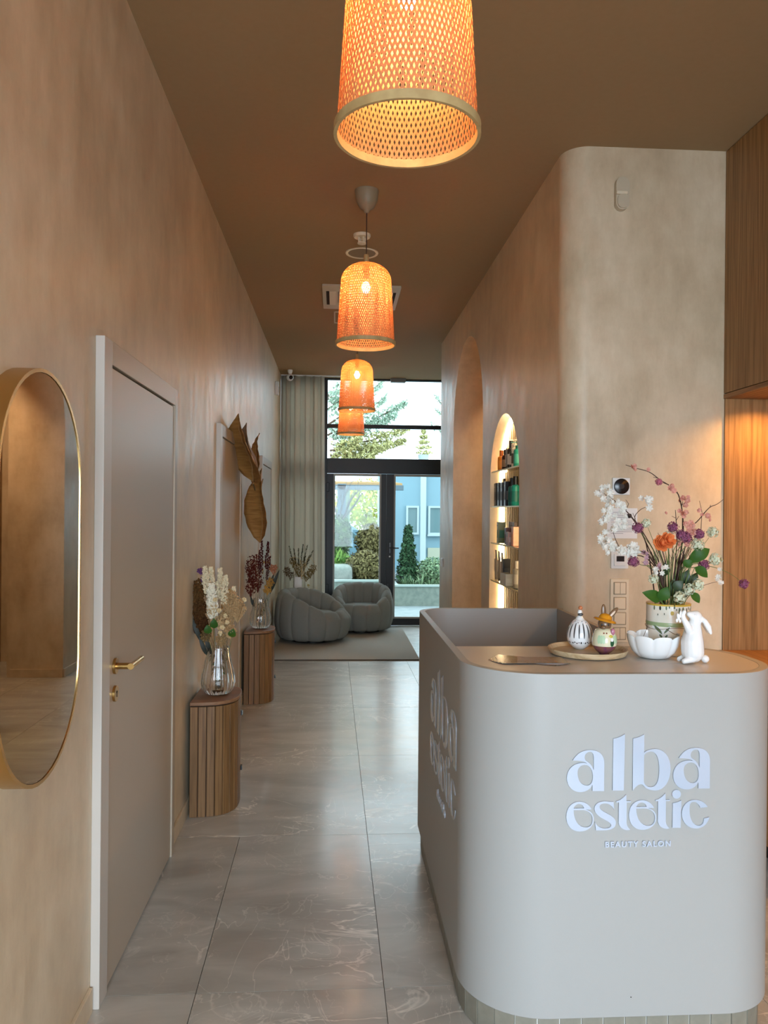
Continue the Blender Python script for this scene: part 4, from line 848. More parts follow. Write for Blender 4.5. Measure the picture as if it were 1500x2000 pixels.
# fan of leaflets
M_card = mat('leaflet_print', srgb(118, 84, 58), .18, col2=srgb(196, 150, 96), nscale=5, detail=3, coat=.6, lo=.4, hi=.6, coords='Generated'); M_cardb = mat('leaflet_dark', srgb(46, 34, 28), .3)
for i in range(5):
    c = thing('leaflet', (.590+.004*i, 2.40-.004*i, DT+.0007*i), ['bottom leaflet of the fanned stack, pointing left', 'second leaflet from the bottom of the fanned stack', 'middle leaflet of the fanned stack', 'fourth leaflet of the fanned stack', 'top leaflet of the fanned stack, bronze portrait print'][i], 'leaflet', 'fanned leaflets on the desk', rz=[-.50, -.36, -.24, -.12, 0][i])
    link('sheet', boxes((-.105, .105, -.05, .05, 0, .0006)), [M_cardb], c); link('printed_face', boxes((-.1045, .1045, -.0495, .0495, .00061, .00068)), M_card, c)
# round wooden tray
p = at(1151, 1283, 2.49); TX, TY = .818, 2.50
tr = thing('wooden_tray', (TX, TY, DT), 'round pale wooden tray carrying the two ceramic figures', 'tray')
link('dish', lathe(B(), [(.0001, 0), (.108, 0), (.120, .004), (.1265, .017), (.1265, .021), (.122, .021), (.114, .009), (.0001, .008)], 64), oak('tray_wood', srgb(176, 150, 112), srgb(206, 184, 148), 'x', .45), tr, smooth=40)
# striped egg
def egg_prof(w, h, base=.35, n=16): 
    out = []
    for i in range(n+1):
        t = PI*i/n; z = h/2*(1-math.cos(t)); u = z/h; out.append((max(.0001, w/2*math.sin(t)*(1+.16*math.cos(t))), z))
    return [q for q in out if q[1] > h*.03 or q[0] < .001][1:] if base else out
EX, EY = at(1132, 1265, 2.55).x, 2.55
e1 = thing('ceramic_egg', (EX, EY, DT+.0085), 'white ceramic egg with dark stripes and a bird finial on the tray', 'figurine')
hE = .103; wE = .084
pr = [(.016, 0)]+[(r, z) for r, z in egg_prof(wE, hE) if z > .004]
link('shell', lathe(B(), pr, 40), M_porc, e1, smooth=60)
def egg_r(z, w=wE, h=hE):
    c = 1-2*z/h; c = max(-1, min(1, c)); t = math.acos(c); return w/2*math.sin(t)*(1+.16*math.cos(t))
M_stripe = mat('stripe_grey', srgb(78, 76, 76), .3); M_dot = mat('dot_dark', srgb(40, 34, 32), .3)
def decal(par, name, a, z0, z1, wdt, m, rf=egg_r, n=8, off=.0006):
    bm = B(); rows = []
    for i in range(n+1):
        z = z0+(z1-z0)*i/n; r = rf(z)+off; ww = wdt*(math.sin(PI*(i+.35)/(n+.7))**.4); da = ww/2/max(r, .005)
        rows.append([bm.verts.new((r*math.cos(a-da), r*math.sin(a-da), z)), bm.verts.new((r*math.cos(a+da), r*math.sin(a+da), z))])
    for p_, q_ in zip(rows, rows[1:]): bm.faces.new((p_[0], p_[1], q_[1], q_[0]))
    return link(name, bm, m, par)
for k in range(16): decal(e1, 'stripe', 2*PI*k/16+.05, .040, .084 if k % 2 else .088, .005, M_stripe)
for k in range(12): decal(e1, 'dot', 2*PI*k/12, .092 if k % 2 else .088, .0945 if k % 2 else .0905, .0028, M_dot, n=3)
for k in range(36):
    a = 2*PI*k/36; decal(e1, 'squiggle', a, .022+.003*(k % 2), .026+.003*((k*7) % 3)/2, .0045, M_dot, n=3)
bm = B(); ball(bm, (0, 0, hE+.016), .009, (.9, .9, 1.3)); link('bird_body', bm, M_porc, e1, smooth=180)
bm = B(); ball(bm, (.001, -.003, hE+.012), .0085, (1.1, 1, .7)); link('bird_wing', bm, M_stripe, e1, smooth=180)
link('collar', lathe(B(), [(.013, hE-.006), (.014, hE-.002), (.008, hE+.006)], 20), M_porc, e1, smooth=50)
bm = B(); ball(bm, (.001, -.002, hE+.033), .0072); link('bird_head', bm, mat('copper_ball', srgb(190, 116, 76), .3), e1, smooth=180)
# rabbit egg
QX, QY = at(1179, 1276, 2.46).x, 2.455; wQ, hQ = .075, .098
e2 = thing('ceramic_rabbit', (QX, QY, DT+.0085), 'painted egg-shaped rabbit figure in an ochre hat and purple trousers', 'figurine', rz=0)
rq = lambda z: egg_r(z, wQ, hQ)
link('trousers', lathe(B(), [(.015, 0)]+[(rq(z), z) for z in (.004, .008, .014, .02, .026, .031)], 36), mat('glaze_purple', srgb(108, 56, 88), .15, col2=srgb(128, 84, 70), nscale=14, coat=.5), e2, smooth=60)
link('jacket', lathe(B(), [(rq(z)+.0012, z) for z in (.029, .034, .04, .048, .056, .064, .072, .078)]+[(.018, .084)], 36), mat('glaze_cream', srgb(222, 218, 186), .15, coat=.5), e2, smooth=60)
M_mint = mat('glaze_mint', srgb(178, 206, 172), .2); M_gg = mat('glaze_green', srgb(36, 84, 56), .2); M_br = mat('glaze_brown', srgb(112, 84, 58), .35, coat=.2)
for a in (-2.35, -2.15, -1.95, -1.0, -.8, -.6): decal(e2, 'pleat', a, .038, .064, .010, M_mint, lambda z: rq(z)+.0012)
for a in (-1.95, -1.7): decal(e2, 'button', a, .069, .0735, .005, mat('glaze_rust', srgb(140, 80, 66), .2), lambda z: rq(z)+.002, 3)
decal(e2, 'apron', -1.25, .030, .052, .014, M_gg, lambda z: rq(z)+.0018); decal(e2, 'apron_patch', -1.28, .046, .056, .010, M_porc, lambda z: rq(z)+.0026, 3)
bm = B(); ball(bm, (.008, -.0335, .061), .006, (1.3, .6, .8)); link('flowers', bm, mat('glaze_yellow', srgb(190, 180, 60), .3), e2, smooth=180)
bm = B(); ball(bm, (.017, -.029, .075), .0085, (.8, .6, 1.3)); link('basket', bm, mat('glaze_pink', srgb(176, 116, 136), .2), e2, smooth=180)
bm = B(); ball(bm, (0, -.001, .095), .0215, (1, .95, 1.05)); ball(bm, (-.009, -.017, .088), .009, (1, 1.1, .8)); link('head', bm, M_br, e2, smooth=180)
for x in (-.014, .006):
    bm = B(); ball(bm, (x, -.0205+.002*(x < 0), .096), .0028, (1, .6, 1.4)); link('eye', bm, M_dot, e2, smooth=180)
Rh = Matrix.Rotation(.22, 3, 'Y')
bm = B(); lathe(bm, [(.021, 0), (.035, -.004), (.037, -.002), (.033, .003), (.022, .005), (.019, .014), (.012, .020), (.0001, .022)], 32); bmesh.ops.rotate(bm, verts=bm.verts, cent=(0, 0, 0), matrix=Rh); bmesh.ops.translate(bm, verts=bm.verts, vec=(.001, 0, .109)); link('hat', bm, mat('glaze_ochre', srgb(206, 138, 30), .2, coat=.4), e2, smooth=60)
for (x, ang, tw) in ((-.003, -.02, 0), (.016, .75, .6)):
    bm = B(); ball(bm, (0, 0, .004), .024, (.34, .2, 1)); M_ = Matrix.Rotation(ang, 3, 'Y'); bmesh.ops.rotate(bm, verts=bm.verts, cent=(0, 0, 0), matrix=M_); bmesh.ops.translate(bm, verts=bm.verts, vec=(x+math.sin(ang)*.012, 0, .132+(-.004 if ang > .5 else 0))); ear = link('ear', bm, M_br, e2, smooth=180)
    if ang > .5:
        bm = B(); ball(bm, (0, -.0026, 0), .014, (.26, .12, 1)); bmesh.ops.rotate(bm, verts=bm.verts, cent=(0, 0, 0), matrix=M_); bmesh.ops.translate(bm, verts=bm.verts, vec=(x+math.sin(ang)*.012, -.002, .128)); link('inner_ear', bm, mat('glaze_beige', srgb(206, 184, 160), .25), ear, smooth=180)
# scalloped bowl
BX, BY = at(1281, 1290, 2.42).x, 2.44
bw = thing('scalloped_bowl', (BX, BY, DT), 'white porcelain bowl with eight scalloped petals', 'bowl')
def bowl_bm():
    bm = B(); n = 96; prof = [(.034, 0), (.052, .006), (.068, .022), (.078, .042), (.0835, .060), (.085, .070)]
    prof_in = [(.0815, .070), (.079, .058), (.073, .042), (.062, .024), (.044, .010), (.0001, .008)]; rings = []
    for idx, (r, z) in enumerate(prof+prof_in):
        ring = []; f = min(1, z/.03)
        for k in range(n):
            a = 2*PI*k/n+PI/8; c = abs(math.cos(4*a)); lob = c**.55; rr = r*(1-.07*f*(1-lob)) if r > .001 else r; zz_ = z+(z/.07)**3*.010*(lob-.3)
            ring.append(bm.verts.new((rr*math.cos(a), rr*math.sin(a), zz_)))
        rings.append(ring)
    for a, b in zip(rings, rings[1:]):
        for k in range(n): bm.faces.new((a[k], a[(k+1) % n], b[(k+1) % n], b[k]))
    bm.faces.new(rings[0]); return bm
link('bowl', bowl_bm(), M_porc, bw, smooth=70)
# white porcelain rabbit
RX, RY = at(1358, 1306, 2.33).x, 2.345
rb_ = thing('porcelain_rabbit', (RX, RY, DT), 'glossy white porcelain rabbit standing upright and holding a butterfly', 'figurine')
def skin_obj(name, verts, edges, rad, m, par, lv=2, root=0):
    me = bpy.data.meshes.new(name); me.from_pydata([Vector(v) for v in verts], edges, []); o = bpy.data.objects.new(name, me); COL.objects.link(o); o.parent = par
    sk = o.modifiers.new('skin', 'SKIN'); sk.use_smooth_shade = True
    for i, r in enumerate(rad):
        q = me.skin_vertices[0].data[i]; q.radius = (r, r) if not isinstance(r, tuple) else r
        q.use_root = (i == root)
    sb = o.modifiers.new('sub', 'SUBSURF'); sb.levels = lv; sb.render_levels = lv; me.materials.append(m); return o
s = .00158  # metres per photo pixel at the figure
def rp(px, py, y=0): return ((px-1358)*s, y, (1309-py)*s)
bm = B()
def chain(pts, rad, n=14):
    """overlapping balls along a path: fused by the voxel remesh below into one skin"""
    for (p, r), (q, r2) in zip(zip(pts, rad), list(zip(pts, rad))[1:]):
        p, q = Vector(p), Vector(q)
        for k in range(5):
            u = k/4; ball(bm, p+(q-p)*u, r+(r2-r)*u, nu=16, nv=10)
chain([rp(1357, 1286), rp(1356, 1268), rp(1357, 1250), rp(1358.5, 1236), rp(1361, 1224, -.002), rp(1362, 1218, -.003)], [.0345, .034, .0275, .0215, .0175, .0185])
chain([rp(1362, 1217, -.003), rp(1353, 1215, -.005), rp(1347, 1213, -.006)], [.0175, .0125, .0085])
chain([rp(1348, 1246, -.010), rp(1341, 1236, -.018), rp(1333, 1222, -.020), rp(1330, 1213, -.020), rp(1334, 1207, -.020)], [.014, .0115, .0085, .0075, .0065])
chain([rp(1352, 1298, -.016), rp(1335, 1303, -.018)], [.013, .0085]); chain([rp(1352, 1298, .016), rp(1335, 1303, .016)], [.013, .0085])
for y, dx in ((-.015, 0), (.013, 3)): chain([rp(1368+dx, 1217, y*.5), rp(1376+dx, 1226, y), rp(1383+dx, 1237, y), rp(1388+dx, 1249, y)], [.006, .0085, .0095, .0055])
for v in bm.verts:
    if v.co.z < .0006: v.co.z = .0006
bo = link('body', bm, M_porc, rb_); rm = bo.modifiers.new('fuse', 'REMESH'); rm.mode = 'VOXEL'; rm.voxel_size = .0016; rm.use_smooth_shade = True; sm = bo.modifiers.new('soft', 'SMOOTH'); sm.iterations = 22; sm.factor = .6
bm = B(); ball(bm, rp(1383, 1301, .004), .0125); link('tail', bm, M_porc, rb_, smooth=180)
bm = B(); ball(bm, rp(1356, 1213.5, -.0205), .003, (1, .5, 1)); link('eye', bm, M_porc, rb_, smooth=180)
bt = link('butterfly', (lambda bm: (ball(bm, rp(1322, 1217, -.020), .010, (.5, .35, 1.1), rot=Matrix.Rotation(-.25, 3, 'Y')), ball(bm, rp(1326, 1212, -.020), .010, (.35, .3, 1.2), rot=Matrix.Rotation(.1, 3, 'Y')), ball(bm, rp(1319.5, 1224, -.02), .006, (.7, .35, 1)), ball(bm, rp(1325.5, 1225, -.02), .0055, (.7, .35, 1)), bm)[-1])(B()), M_porc, rb_, smooth=180)
# flower pot
PX, PY = 1.094, 2.52; PZ0 = DT
pot = thing('ceramic_vase', (PX, PY, PZ0), 'cream ceramic vase with leaf pattern and green band holding the bright bouquet', 'vase')
rP, hP = .0695, .165
M_potc = mat('pot_cream', srgb(232, 229, 216), .25, coat=.4)
link('vessel', lathe(B(), [(.0001, 0), (.063, 0), (.067, .004), (rP, .085), (rP, hP), (rP-.004, hP), (rP-.005, .08), (.06, .008), (.0001, .008)], 64), M_potc, pot, smooth=40)
link('rim_band', lathe(B(), [(rP+.0006, hP-.005), (rP+.0008, hP+.0006), (rP-.0045, hP+.0006)], 64), mat('rim_yellow', srgb(206, 172, 70), .3), pot, smooth=60)
rpf = lambda z: rP if z > .085 else .067+(rP-.067)*z/.085
link('green_band', lathe(B(), [(rpf(.094)+.0005, .094), (rP+.002, .100), (rP+.0005, .107)], 64), mat('band_green', srgb(150, 172, 130), .3), pot, smooth=60)
cols = [mat('mark_%d' % i, srgb(*c), .4) for i, c in enumerate(((92, 110, 80), (70, 84, 66), (204, 178, 70), (204, 104, 52), (52, 48, 46)))]
for i, (px, py, w, h, ci) in enumerate(((1280, 1184, 4, 8, 4), (1299, 1193, 7, 8, 2), (1337, 1197, 6, 8, 3), (1313, 1189, 4, 14, 0), (1321, 1187, 4, 12, 0), (1330, 1187, 3, 8, 1), (1273, 1184, 3, 9, 0), (1289, 1183, 3, 8, 0), (1294, 1181, 2.5, 6, 1), (1303, 1182, 3, 5, 1), (1335, 1184, 2.5, 6, 1), (1341, 1187, 3, 6, 0), (1350, 1187, 4, 12, 1), (1345, 1183, 2, 5, 0), (1277, 1197, 1.6, 4, 1), (1286, 1195, 1.6, 4, 1), (1327, 1193, 2, 5, 1), (1307, 1186, 2, 4, 1))):
    x = (px-1311.5)*.00163; a = math.asin(max(-.98, min(.98, x/rP)))-PI/2+.06; z = hP-(py-1177)*.00163; decal(pot, 'painted_mark', a, z-h*.0008, z+h*.0008, w*.0016, cols[ci], rpf, 5)
for i, (px, py, tx, ty, wd) in enumerate(((1284, 1238, 1271, 1216, 7), (1284, 1236, 1296, 1218, 6), (1283, 1244, 1279, 1234, 5), (1287, 1244, 1291, 1234, 5))):
    bm = B(); bm2 = B()
    for b_, wsc, off, nm in ((bm, 1.5, .0009, 0), (bm2, .8, .0014, 1)):
        rows = []
        for q in range(7):
            u = q/6; u2 = .5+(u-.5)*(1 if nm == 0 else .78); cx_ = px+(tx-px)*u2; cz_ = py+(ty-py)*u2; ww = wd*.0016*wsc/2*math.sin(PI*(u*.96+.02)); x = (cx_-1311.5)*.00163; z = hP-(cz_-1177)*.00163
            r = rpf(z)+off; pr_ = []
            for sgn in (-1, 1):
                xx = max(-.97*r, min(.97*r, x+sgn*ww)); a = math.asin(xx/r)-PI/2+.06; pr_.append(b_.verts.new((r*math.cos(a), r*math.sin(a), z)))
            rows.append(pr_)
        for p_, q_ in zip(rows, rows[1:]): b_.faces.new((p_[0], p_[1], q_[1], q_[0]))
    l0 = link('leaf_motif', bm, M_porc, pot); link('leaf_fill', bm2, cols[0], l0)
ribbon = thing('string_tie', (PX, PY, PZ0+.1), 'thin brown string looped around the ceramic vase', 'string')
bm = tube(B(), [(x*1.0, y_, z) for x, y_, z in ((-.10, -.03, -.052), (-.086, -.03, -.02), (-.0755, -.015, -.012))], .0009, n=5); tube(bm, [(-.035, -.0675, -.012), (-.015, -.08, -.025), (.02, -.086, -.034), (.034, -.088, -.045)], .0008, n=5)
bm2 = tube(bm, [((rP+.0028)*math.cos(a), (rP+.0028)*math.sin(a), -.012+.004*math.sin(3*a)) for a in (2*PI*k/28 for k in range(29))], .0008, n=4)
link('string', bm2, mat('string', srgb(96, 70, 52), .9), ribbon)

# ---------------------------------------------------------------- bouquet
BG = 'stems of the bright bouquet on the desk'
def A(px, py, dy=0): return at(px, py, PY+dy)
def bstem(px, py, dy=0):
    f = max(-.055, min(.055, (px-1311)*.0006)); return Vector((PX+f, PY+max(-.04, min(.04, dy*.4)), PZ0+.10+rnd.uniform(0, .02)))
def petals(bm, c, nrm, r, n=5, wd=.55, cup=.3, mi=0, layers=1):
    c = Vector(c); nrm = Vector(nrm).normalized(); s = nrm.orthogonal().normalized(); w = nrm.cross(s)
    for L in range(layers):
        rr = r*(1-.25*L); cu = cup+.45*L
        for k in range(n):
            a = 2*PI*(k+.5*L)/n+rnd.uniform(-.1, .1); d = s*math.cos(a)+w*math.sin(a); t = nrm.cross(d)
            p = [c, c+d*rr*.6+t*rr*wd*.55+nrm*cu*rr*.4, c+d*rr+t*rr*wd*.22+nrm*cu*rr, c+d*rr-t*rr*wd*.22+nrm*cu*rr, c+d*rr*.6-t*rr*wd*.55+nrm*cu*rr*.4]
            bm.faces.new([bm.verts.new(q) for q in p]).material_index = mi
def pompon(bm, c, r, n=90, sz=.45, mi=0):
    c = Vector(c)
    for i in range(n):
        v = Vector((rnd.gauss(0, 1), rnd.gauss(0, 1), rnd.gauss(0, 1))).normalized(); q = c+v*r*rnd.uniform(.6, 1); t = v.orthogonal().normalized(); t = Matrix.Rotation(rnd.uniform(0, 6.28), 3, v)@t; w = v.cross(t)
        e = r*sz*rnd.uniform(.6, 1.1)
        bm.faces.new([bm.verts.new(q-w*e*.5), bm.verts.new(q+t*e*.5+v*e*.2), bm.verts.new(q+w*e*.5), bm.verts.new(q-t*e*.5+v*e*.3)]).material_index = mi
    ball(bm, c, r*.62, nu=8, nv=6, mi=mi)
def P_(name, c, c2=None): return translucent('petal_'+name, srgb(*c), .3, srgb(*(c2 or c)), .6)
WHT, PNK, PUR, ORG, GRN = P_('white', (232, 230, 222)), P_('pink', (222, 164, 148)), P_('purple', (156, 92, 122)), P_('orange', (232, 134, 76)), P_('greenwhite', (222, 228, 204))
def branch(label, pts, blooms, m, cat='flower', name='flowering_branch', r=.010, kind='p', mstem=M_twig, r0=.0024, dy=0, side=()):
    p0 = bstem(pts[0][0], pts[0][1], dy); t = thing(name, p0, label, cat, BG)
    P = [Vector((0, 0, 0))]+[A(x, y, dy+.01*i)-p0 for i, (x, y) in enumerate(pts)]
    # smooth
    Q = []
    for i in range(len(P)-1):
        a, b, c, d = P[max(0, i-1)], P[i], P[i+1], P[min(len(P)-1, i+2)]
        for u in (0, .25, .5, .75): Q.append(.5*((2*b)+(c-a)*u+(2*a-5*b+4*c-d)*u*u+(3*b-a-3*c+d)*u**3))
    Q.append(P[-1]); bm = tube(B(), Q, r0, r0*.35, 5)
    for sg in side: tube(bm, [A(x, y, dy+.01)-p0 for x, y in sg], r0*.5, r0*.3, 4)
    link('stem', bm, mstem, t)
    for b in blooms:
        x, y = b[0], b[1]; k = b[2] if len(b) > 2 else 1; c = A(x, y, dy+rnd.uniform(-.02, .02))-p0; bm = B()
        if kind == 'p':
            for q in range(int(3.2*k)+1):
                cc = c+Vector((rnd.gauss(0, .0095*k), rnd.gauss(0, .01), rnd.gauss(0, .0095*k))); petals(bm, cc, (rnd.uniform(-.7, .7), -1, rnd.uniform(-.4, .6)), r*rnd.uniform(.85, 1.25), 6, .55, .25, layers=2); blob(bm, cc-Vector((0, .002, 0)), .0016)
        elif kind == 'pom': pompon(bm, c, r*k*1.12, 170, .42)
        elif kind == 'umb':
            for q in range(95):
                v = Vector((rnd.gauss(0, 1), rnd.gauss(0, 1), rnd.gauss(0, 1))).normalized(); petals(bm, c+v*r*k*rnd.uniform(.72, 1), v+Vector((rnd.uniform(-.4, .4), rnd.uniform(-.4, .4), rnd.uniform(-.4, .4))), r*k*.21, 4, .9, .2)
            ball(bm, c, r*k*.5, nu=8, nv=6)
        elif kind == 'ran':
            for L in range(5):
                petals(bm, c-Vector((0, .004*L, 0)), (.1, -1, .35), r*(1.02-.15*L)*rnd.uniform(.9, 1.1), 6, .95, .2+.26*L)
        link('blossom', bm, m, t)
    return t
# white blossom mass on the left
branch('long twig crowded with white blossoms reaching far left in the bright bouquet', [(1285, 1120), (1262, 1060), (1240, 1020), (1215, 990), (1196, 975)], [(1180, 1000, 1.6), (1195, 985, 1.5), (1205, 1006, 1.5), (1182, 1016, 1.5), (1212, 1020, 1.3), (1193, 1026, 1.4), (1204, 982, 1.2), (1220, 985, .8)], WHT, r=.011, side=[[(1222, 998), (1228, 984), (1222, 976)], [(1212, 988), (1200, 978), (1188, 968)]])
branch('white blossoming tip above the notice, highest left in the bouquet', [(1262, 1062), (1225, 1000), (1188, 975), (1184, 966)], [(1172, 960, 1.1), (1182, 958, 1), (1186, 968, 1)], WHT, r=.010, side=[[(1184, 968), (1178, 962)]], dy=.03)
branch('twig with a round white blossom tuft left of centre in the bouquet', [(1290, 1110), (1262, 1050), (1240, 1015), (1248, 998), (1262, 990)], [(1262, 984, 1.2), (1268, 990, 1)], WHT, r=.010, dy=-.03, side=[[(1241, 1014), (1236, 1002)]])
branch('twig with a large open white blossom low on the left', [(1290, 1130), (1268, 1085), (1240, 1075), (1222, 1078)], [(1228, 1076, 1.1), (1216, 1072, .9), (1232, 1066, .9)], WHT, r=.016, dy=-.05)
branch('twig with pale white blossoms at the far left below the notice', [(1288, 1128), (1262, 1090), (1220, 1080), (1205, 1060), (1197, 1038)], [(1186, 1060, 1.1), (1192, 1070, 1.2), (1183, 1054, 1), (1202, 1068, 1)], WHT, r=.012, dy=-.02)
branch('pale mauve blossom twig in the middle left of the bouquet', [(1292, 1130), (1270, 1090), (1262, 1078)], [(1262, 1084, .8), (1265, 1094, .7), (1283, 1105, .6)], P_('mauve', (196, 160, 170)), r=.009, dy=-.04)
branch('small white blossom sprig low in the middle of the bouquet', [(1296, 1150), (1288, 1120), (1284, 1112)], [(1280, 1116, .8), (1290, 1110, .7)], WHT, r=.008, dy=-.06)
# pink quince arch
branch('tall arching twig with coral pink blossoms, highest in the bouquet', [(1322, 1120), (1332, 1060), (1334, 1020), (1329, 980), (1318, 956), (1290, 938), (1268, 922), (1240, 914), (1222, 908)], [(1237, 914, .7), (1266, 916, .3), (1312, 950, .8), (1318, 958, .9), (1332, 972, .8), (1340, 976, .8), (1345, 982, .6), (1332, 1004, .7)], PNK, r=.009, r0=.003, side=[[(1285, 934), (1276, 932)], [(1331, 990), (1334, 978)]])
branch('magenta pink blossom on the arching twig above the bouquet', [(1326, 1110), (1333, 1030), (1328, 975), (1310, 950), (1287, 941)], [(1287, 941, 1)], P_('magenta', (204, 120, 140)), r=.011, kind='pom', dy=.01)
branch('long thin twig with pink buds reaching right toward the oak panel', [(1330, 1110), (1345, 1040), (1365, 1015), (1385, 992), (1400, 985), (1412, 976)], [(1375, 1005, .6), (1379, 1011, .7), (1366, 997, .4)], PNK, r=.008, side=[[(1369, 1035), (1371, 1000), (1366, 978)], [(1386, 992), (1388, 986)]])
branch('short twig with tiny pink buds in the middle of the bouquet', [(1318, 1110), (1322, 1050), (1320, 1010), (1319, 996)], [(1308, 1005, .3), (1336, 1008, .5)], PNK, r=.007, side=[[(1320, 1012), (1312, 1008)], [(1321, 1016), (1326, 1008)]])
branch('pink blossom cluster above the centre of the bouquet', [(1325, 1120), (1340, 1060), (1343, 1032)], [(1344, 1026, 1), (1350, 1034, .8), (1340, 1054, .9), (1336, 1062, .7)], PNK, r=.012, dy=-.03)
# purple pompons
for i, (x, y, dy) in enumerate(((1246, 1031, -.04), (1314, 1030, -.02), (1331, 1044, -.03), (1341, 1050, -.05), (1365, 1043, -.03), (1237, 1097, -.05), (1375, 1103, -.03), (1453, 1141, -.02))):
    lab = ['dusty purple pompon flower left, beside the notice', 'dusty purple pompon flower at the top centre', 'lilac purple pompon left of the pink cluster', 'lilac purple pompon under the pink cluster', 'dusty purple pompon flower upper right of the bouquet', 'dusty purple pompon flower low on the left', 'dusty purple pompon flower on the right side', 'lone purple pompon on a long stem hanging out to the far right'][i]
    mid = [(1300+(x-1300)*.35, 1130-(1130-y)*.4), (1300+(x-1300)*.75, 1130-(1130-y)*.8)] if i < 7 else [(1345, 1110), (1385, 1106), (1425, 1120)]
    branch(lab, mid+[(x, y)], [(x, y)], PUR, r=.0168 if i < 7 else .015, kind='pom', mstem=M_stem, dy=dy, r0=.0017, name='pompon_flower')
branch('orange ranunculus at the centre of the bouquet', [(1306, 1120), (1300, 1080), (1298, 1068)], [(1290, 1062), (1303, 1056)], ORG, r=.026, kind='ran', mstem=M_stem, dy=-.07, r0=.002, name='ranunculus')
for i, (x, y, k, dy) in enumerate(((1392, 1040, 1, -.02), (1363, 1064, 1.05, -.05), (1398, 1092, 1.1, -.04), (1327, 1167, 1, -.09), (1346, 1152, 1.05, -.085), (1364, 1142, 1, -.07), (1276, 1131, .85, -.07), (1262, 1022, .8, -.02), (1302, 1046, .7, .01))):
    lab = ['greenish white snowball bloom at the upper right', 'greenish white snowball bloom beside the large green leaf', 'greenish white snowball bloom at the far right edge', 'greenish white snowball bloom hanging over the vase rim', 'greenish white snowball bloom just above the rim, middle of three', 'greenish white snowball bloom above the rim, right of three', 'small greenish bloom low on the left', 'loose greenish white bells beside the notice', 'small greenish white bloom behind the orange ranunculus'][i]
    branch(lab, [(1311+(x-1311)*.5, 1165-(1165-y)*.5), (x, y)], [(x, y, k)], GRN, r=.0195, kind='umb', mstem=M_stem, dy=dy, r0=.0016, name='snowball_flower')
branch('twig with white buds pointing right above the vase rim', [(1340, 1160), (1368, 1146), (1392, 1138), (1406, 1136)], [(1408, 1131, .35), (1408, 1140, .35), (1400, 1112, .3)], WHT, r=.008, dy=-.05, r0=.0014)
for i, (a, b, w, dy) in enumerate((((1290, 1172), (1254, 1157), .020, -.07), ((1288, 1172), (1304, 1146), .020, -.075), ((1352, 1092), (1386, 1072), .020, -.05), ((1352, 1100), (1366, 1068), .020, -.045), ((1357, 1108), (1382, 1128), .017, -.05), ((1335, 1105), (1352, 1095), .014, -.06), ((1350, 1158), (1366, 1178), .014, -.08), ((1315, 1150), (1334, 1135), .016, -.06), ((1300, 1125), (1298, 1098), .013, -.04), ((1330, 1140), (1345, 1112), .016, -.02), ((1308, 1165), (1316, 1130), .018, -.04), ((1322, 1168), (1346, 1150), .016, -.03), ((1340, 1150), (1362, 1118), .018, -.01))):
    ba, bb = A(*a, dy), A(*b, dy-.01); p0 = Vector((PX+(a[0]-1311)*.0005, PY+dy*.4, PZ0+.12)); t = thing('leaf_sprig', p0, ['broad green leaf over the left rim of the vase', 'broad green leaf at the front left of the rim', 'large bright green leaf at the right of the bouquet', 'dark upright leaf beside the large right leaf', 'green leaf below the right snowball bloom', 'small green leaf in the right middle', 'green leaf drooping over the right rim', 'dark leaf low in the middle of the bouquet', 'narrow leaf under the orange ranunculus', 'dark inner leaf right of centre', 'dark inner leaf just above the rim', 'dark inner leaf right above the rim', 'tall dark inner leaf on the right'][i], 'leaf', BG)
    link('stem', tube(B(), [Vector((0, 0, 0)), (ba-p0)*.6+Vector((0, 0, .01)), ba-p0], .0014, .001, 4), M_stem, t); bm = B(); leaf_mesh(bm, ba-p0, bb-p0, w); link('leaf', bm, M_leaf if i < 7 else mat('leaf_dark', srgb(36, 58, 28), .5), t, smooth=180)
for i in range(40):
    x = 1311+rnd.uniform(-44, 44); y = rnd.uniform(1040, 1100); x2 = 1311+(x-1311)*rnd.uniform(1.0, 1.5); t = thing('bare_twig', bstem(x, y), 'thin bare brown twig standing among the flowers of the bouquet', 'twig', 'bare twigs in the bright bouquet')
    p1 = A((x+x2)/2*.5+1311*.5, (1150+y)/2, rnd.uniform(-.05, .05))-t.location; p2 = A(x2, y, rnd.uniform(-.06, .06))-t.location
    bm = tube(B(), [Vector((0, 0, 0)), p1, p2], .0015, .0007, 4); q = (p1+p2)/2; tube(bm, [q, q+Vector((rnd.uniform(-.02, .02), 0, .025))], .0008, .0005, 4)
    link('twig', bm, M_twig if i % 3 else M_stem, t)

# ================================================================ outdoors behind the glass door
struct(link('ground_terrace', boxes((-6, 9, 10.6, 40, -.2, -.03)), mat('paving_grey', srgb(124, 134, 134), .8, col2=srgb(138, 146, 144), nscale=2)))
bpy.data.objects['ground_terrace'].name = 'ground'
M_conc = mat('planter_concrete', srgb(116, 126, 116), .8, col2=srgb(134, 142, 130), nscale=4)
def planter(x0, x1, y0, y1, h, label):
    t = thing('planter', ((x0+x1)/2, y0, -.03), label, 'planter'); o = t.location
    a = link('trough', flatpaths([rrect(x0, x1, y0, y1, (.01,)*4, 2), rrect(x0+.06, x1-.06, y0+.06, y1-.06, (.01,)*4, 2)[::-1]], h, Matrix.Translation((0, 0, h/2-.03))), M_conc, t); a.location = -o
    a = link('soil', boxes((x0+.06, x1-.06, y0+.06, y1-.06, 0, h-.06)), mat('soil', srgb(70, 56, 44), .95), t); a.location = -o
    a = link('coping', flatpaths([rrect(x0-.02, x1+.02, y0-.02, y1+.02, (.01,)*4, 2), rrect(x0+.08, x1-.08, y0+.08, y1-.08, (.01,)*4, 2)[::-1]], .03, Matrix.Translation((0, 0, h-.015))), mat('coping', srgb(164, 178, 170), .6), t); a.location = -o
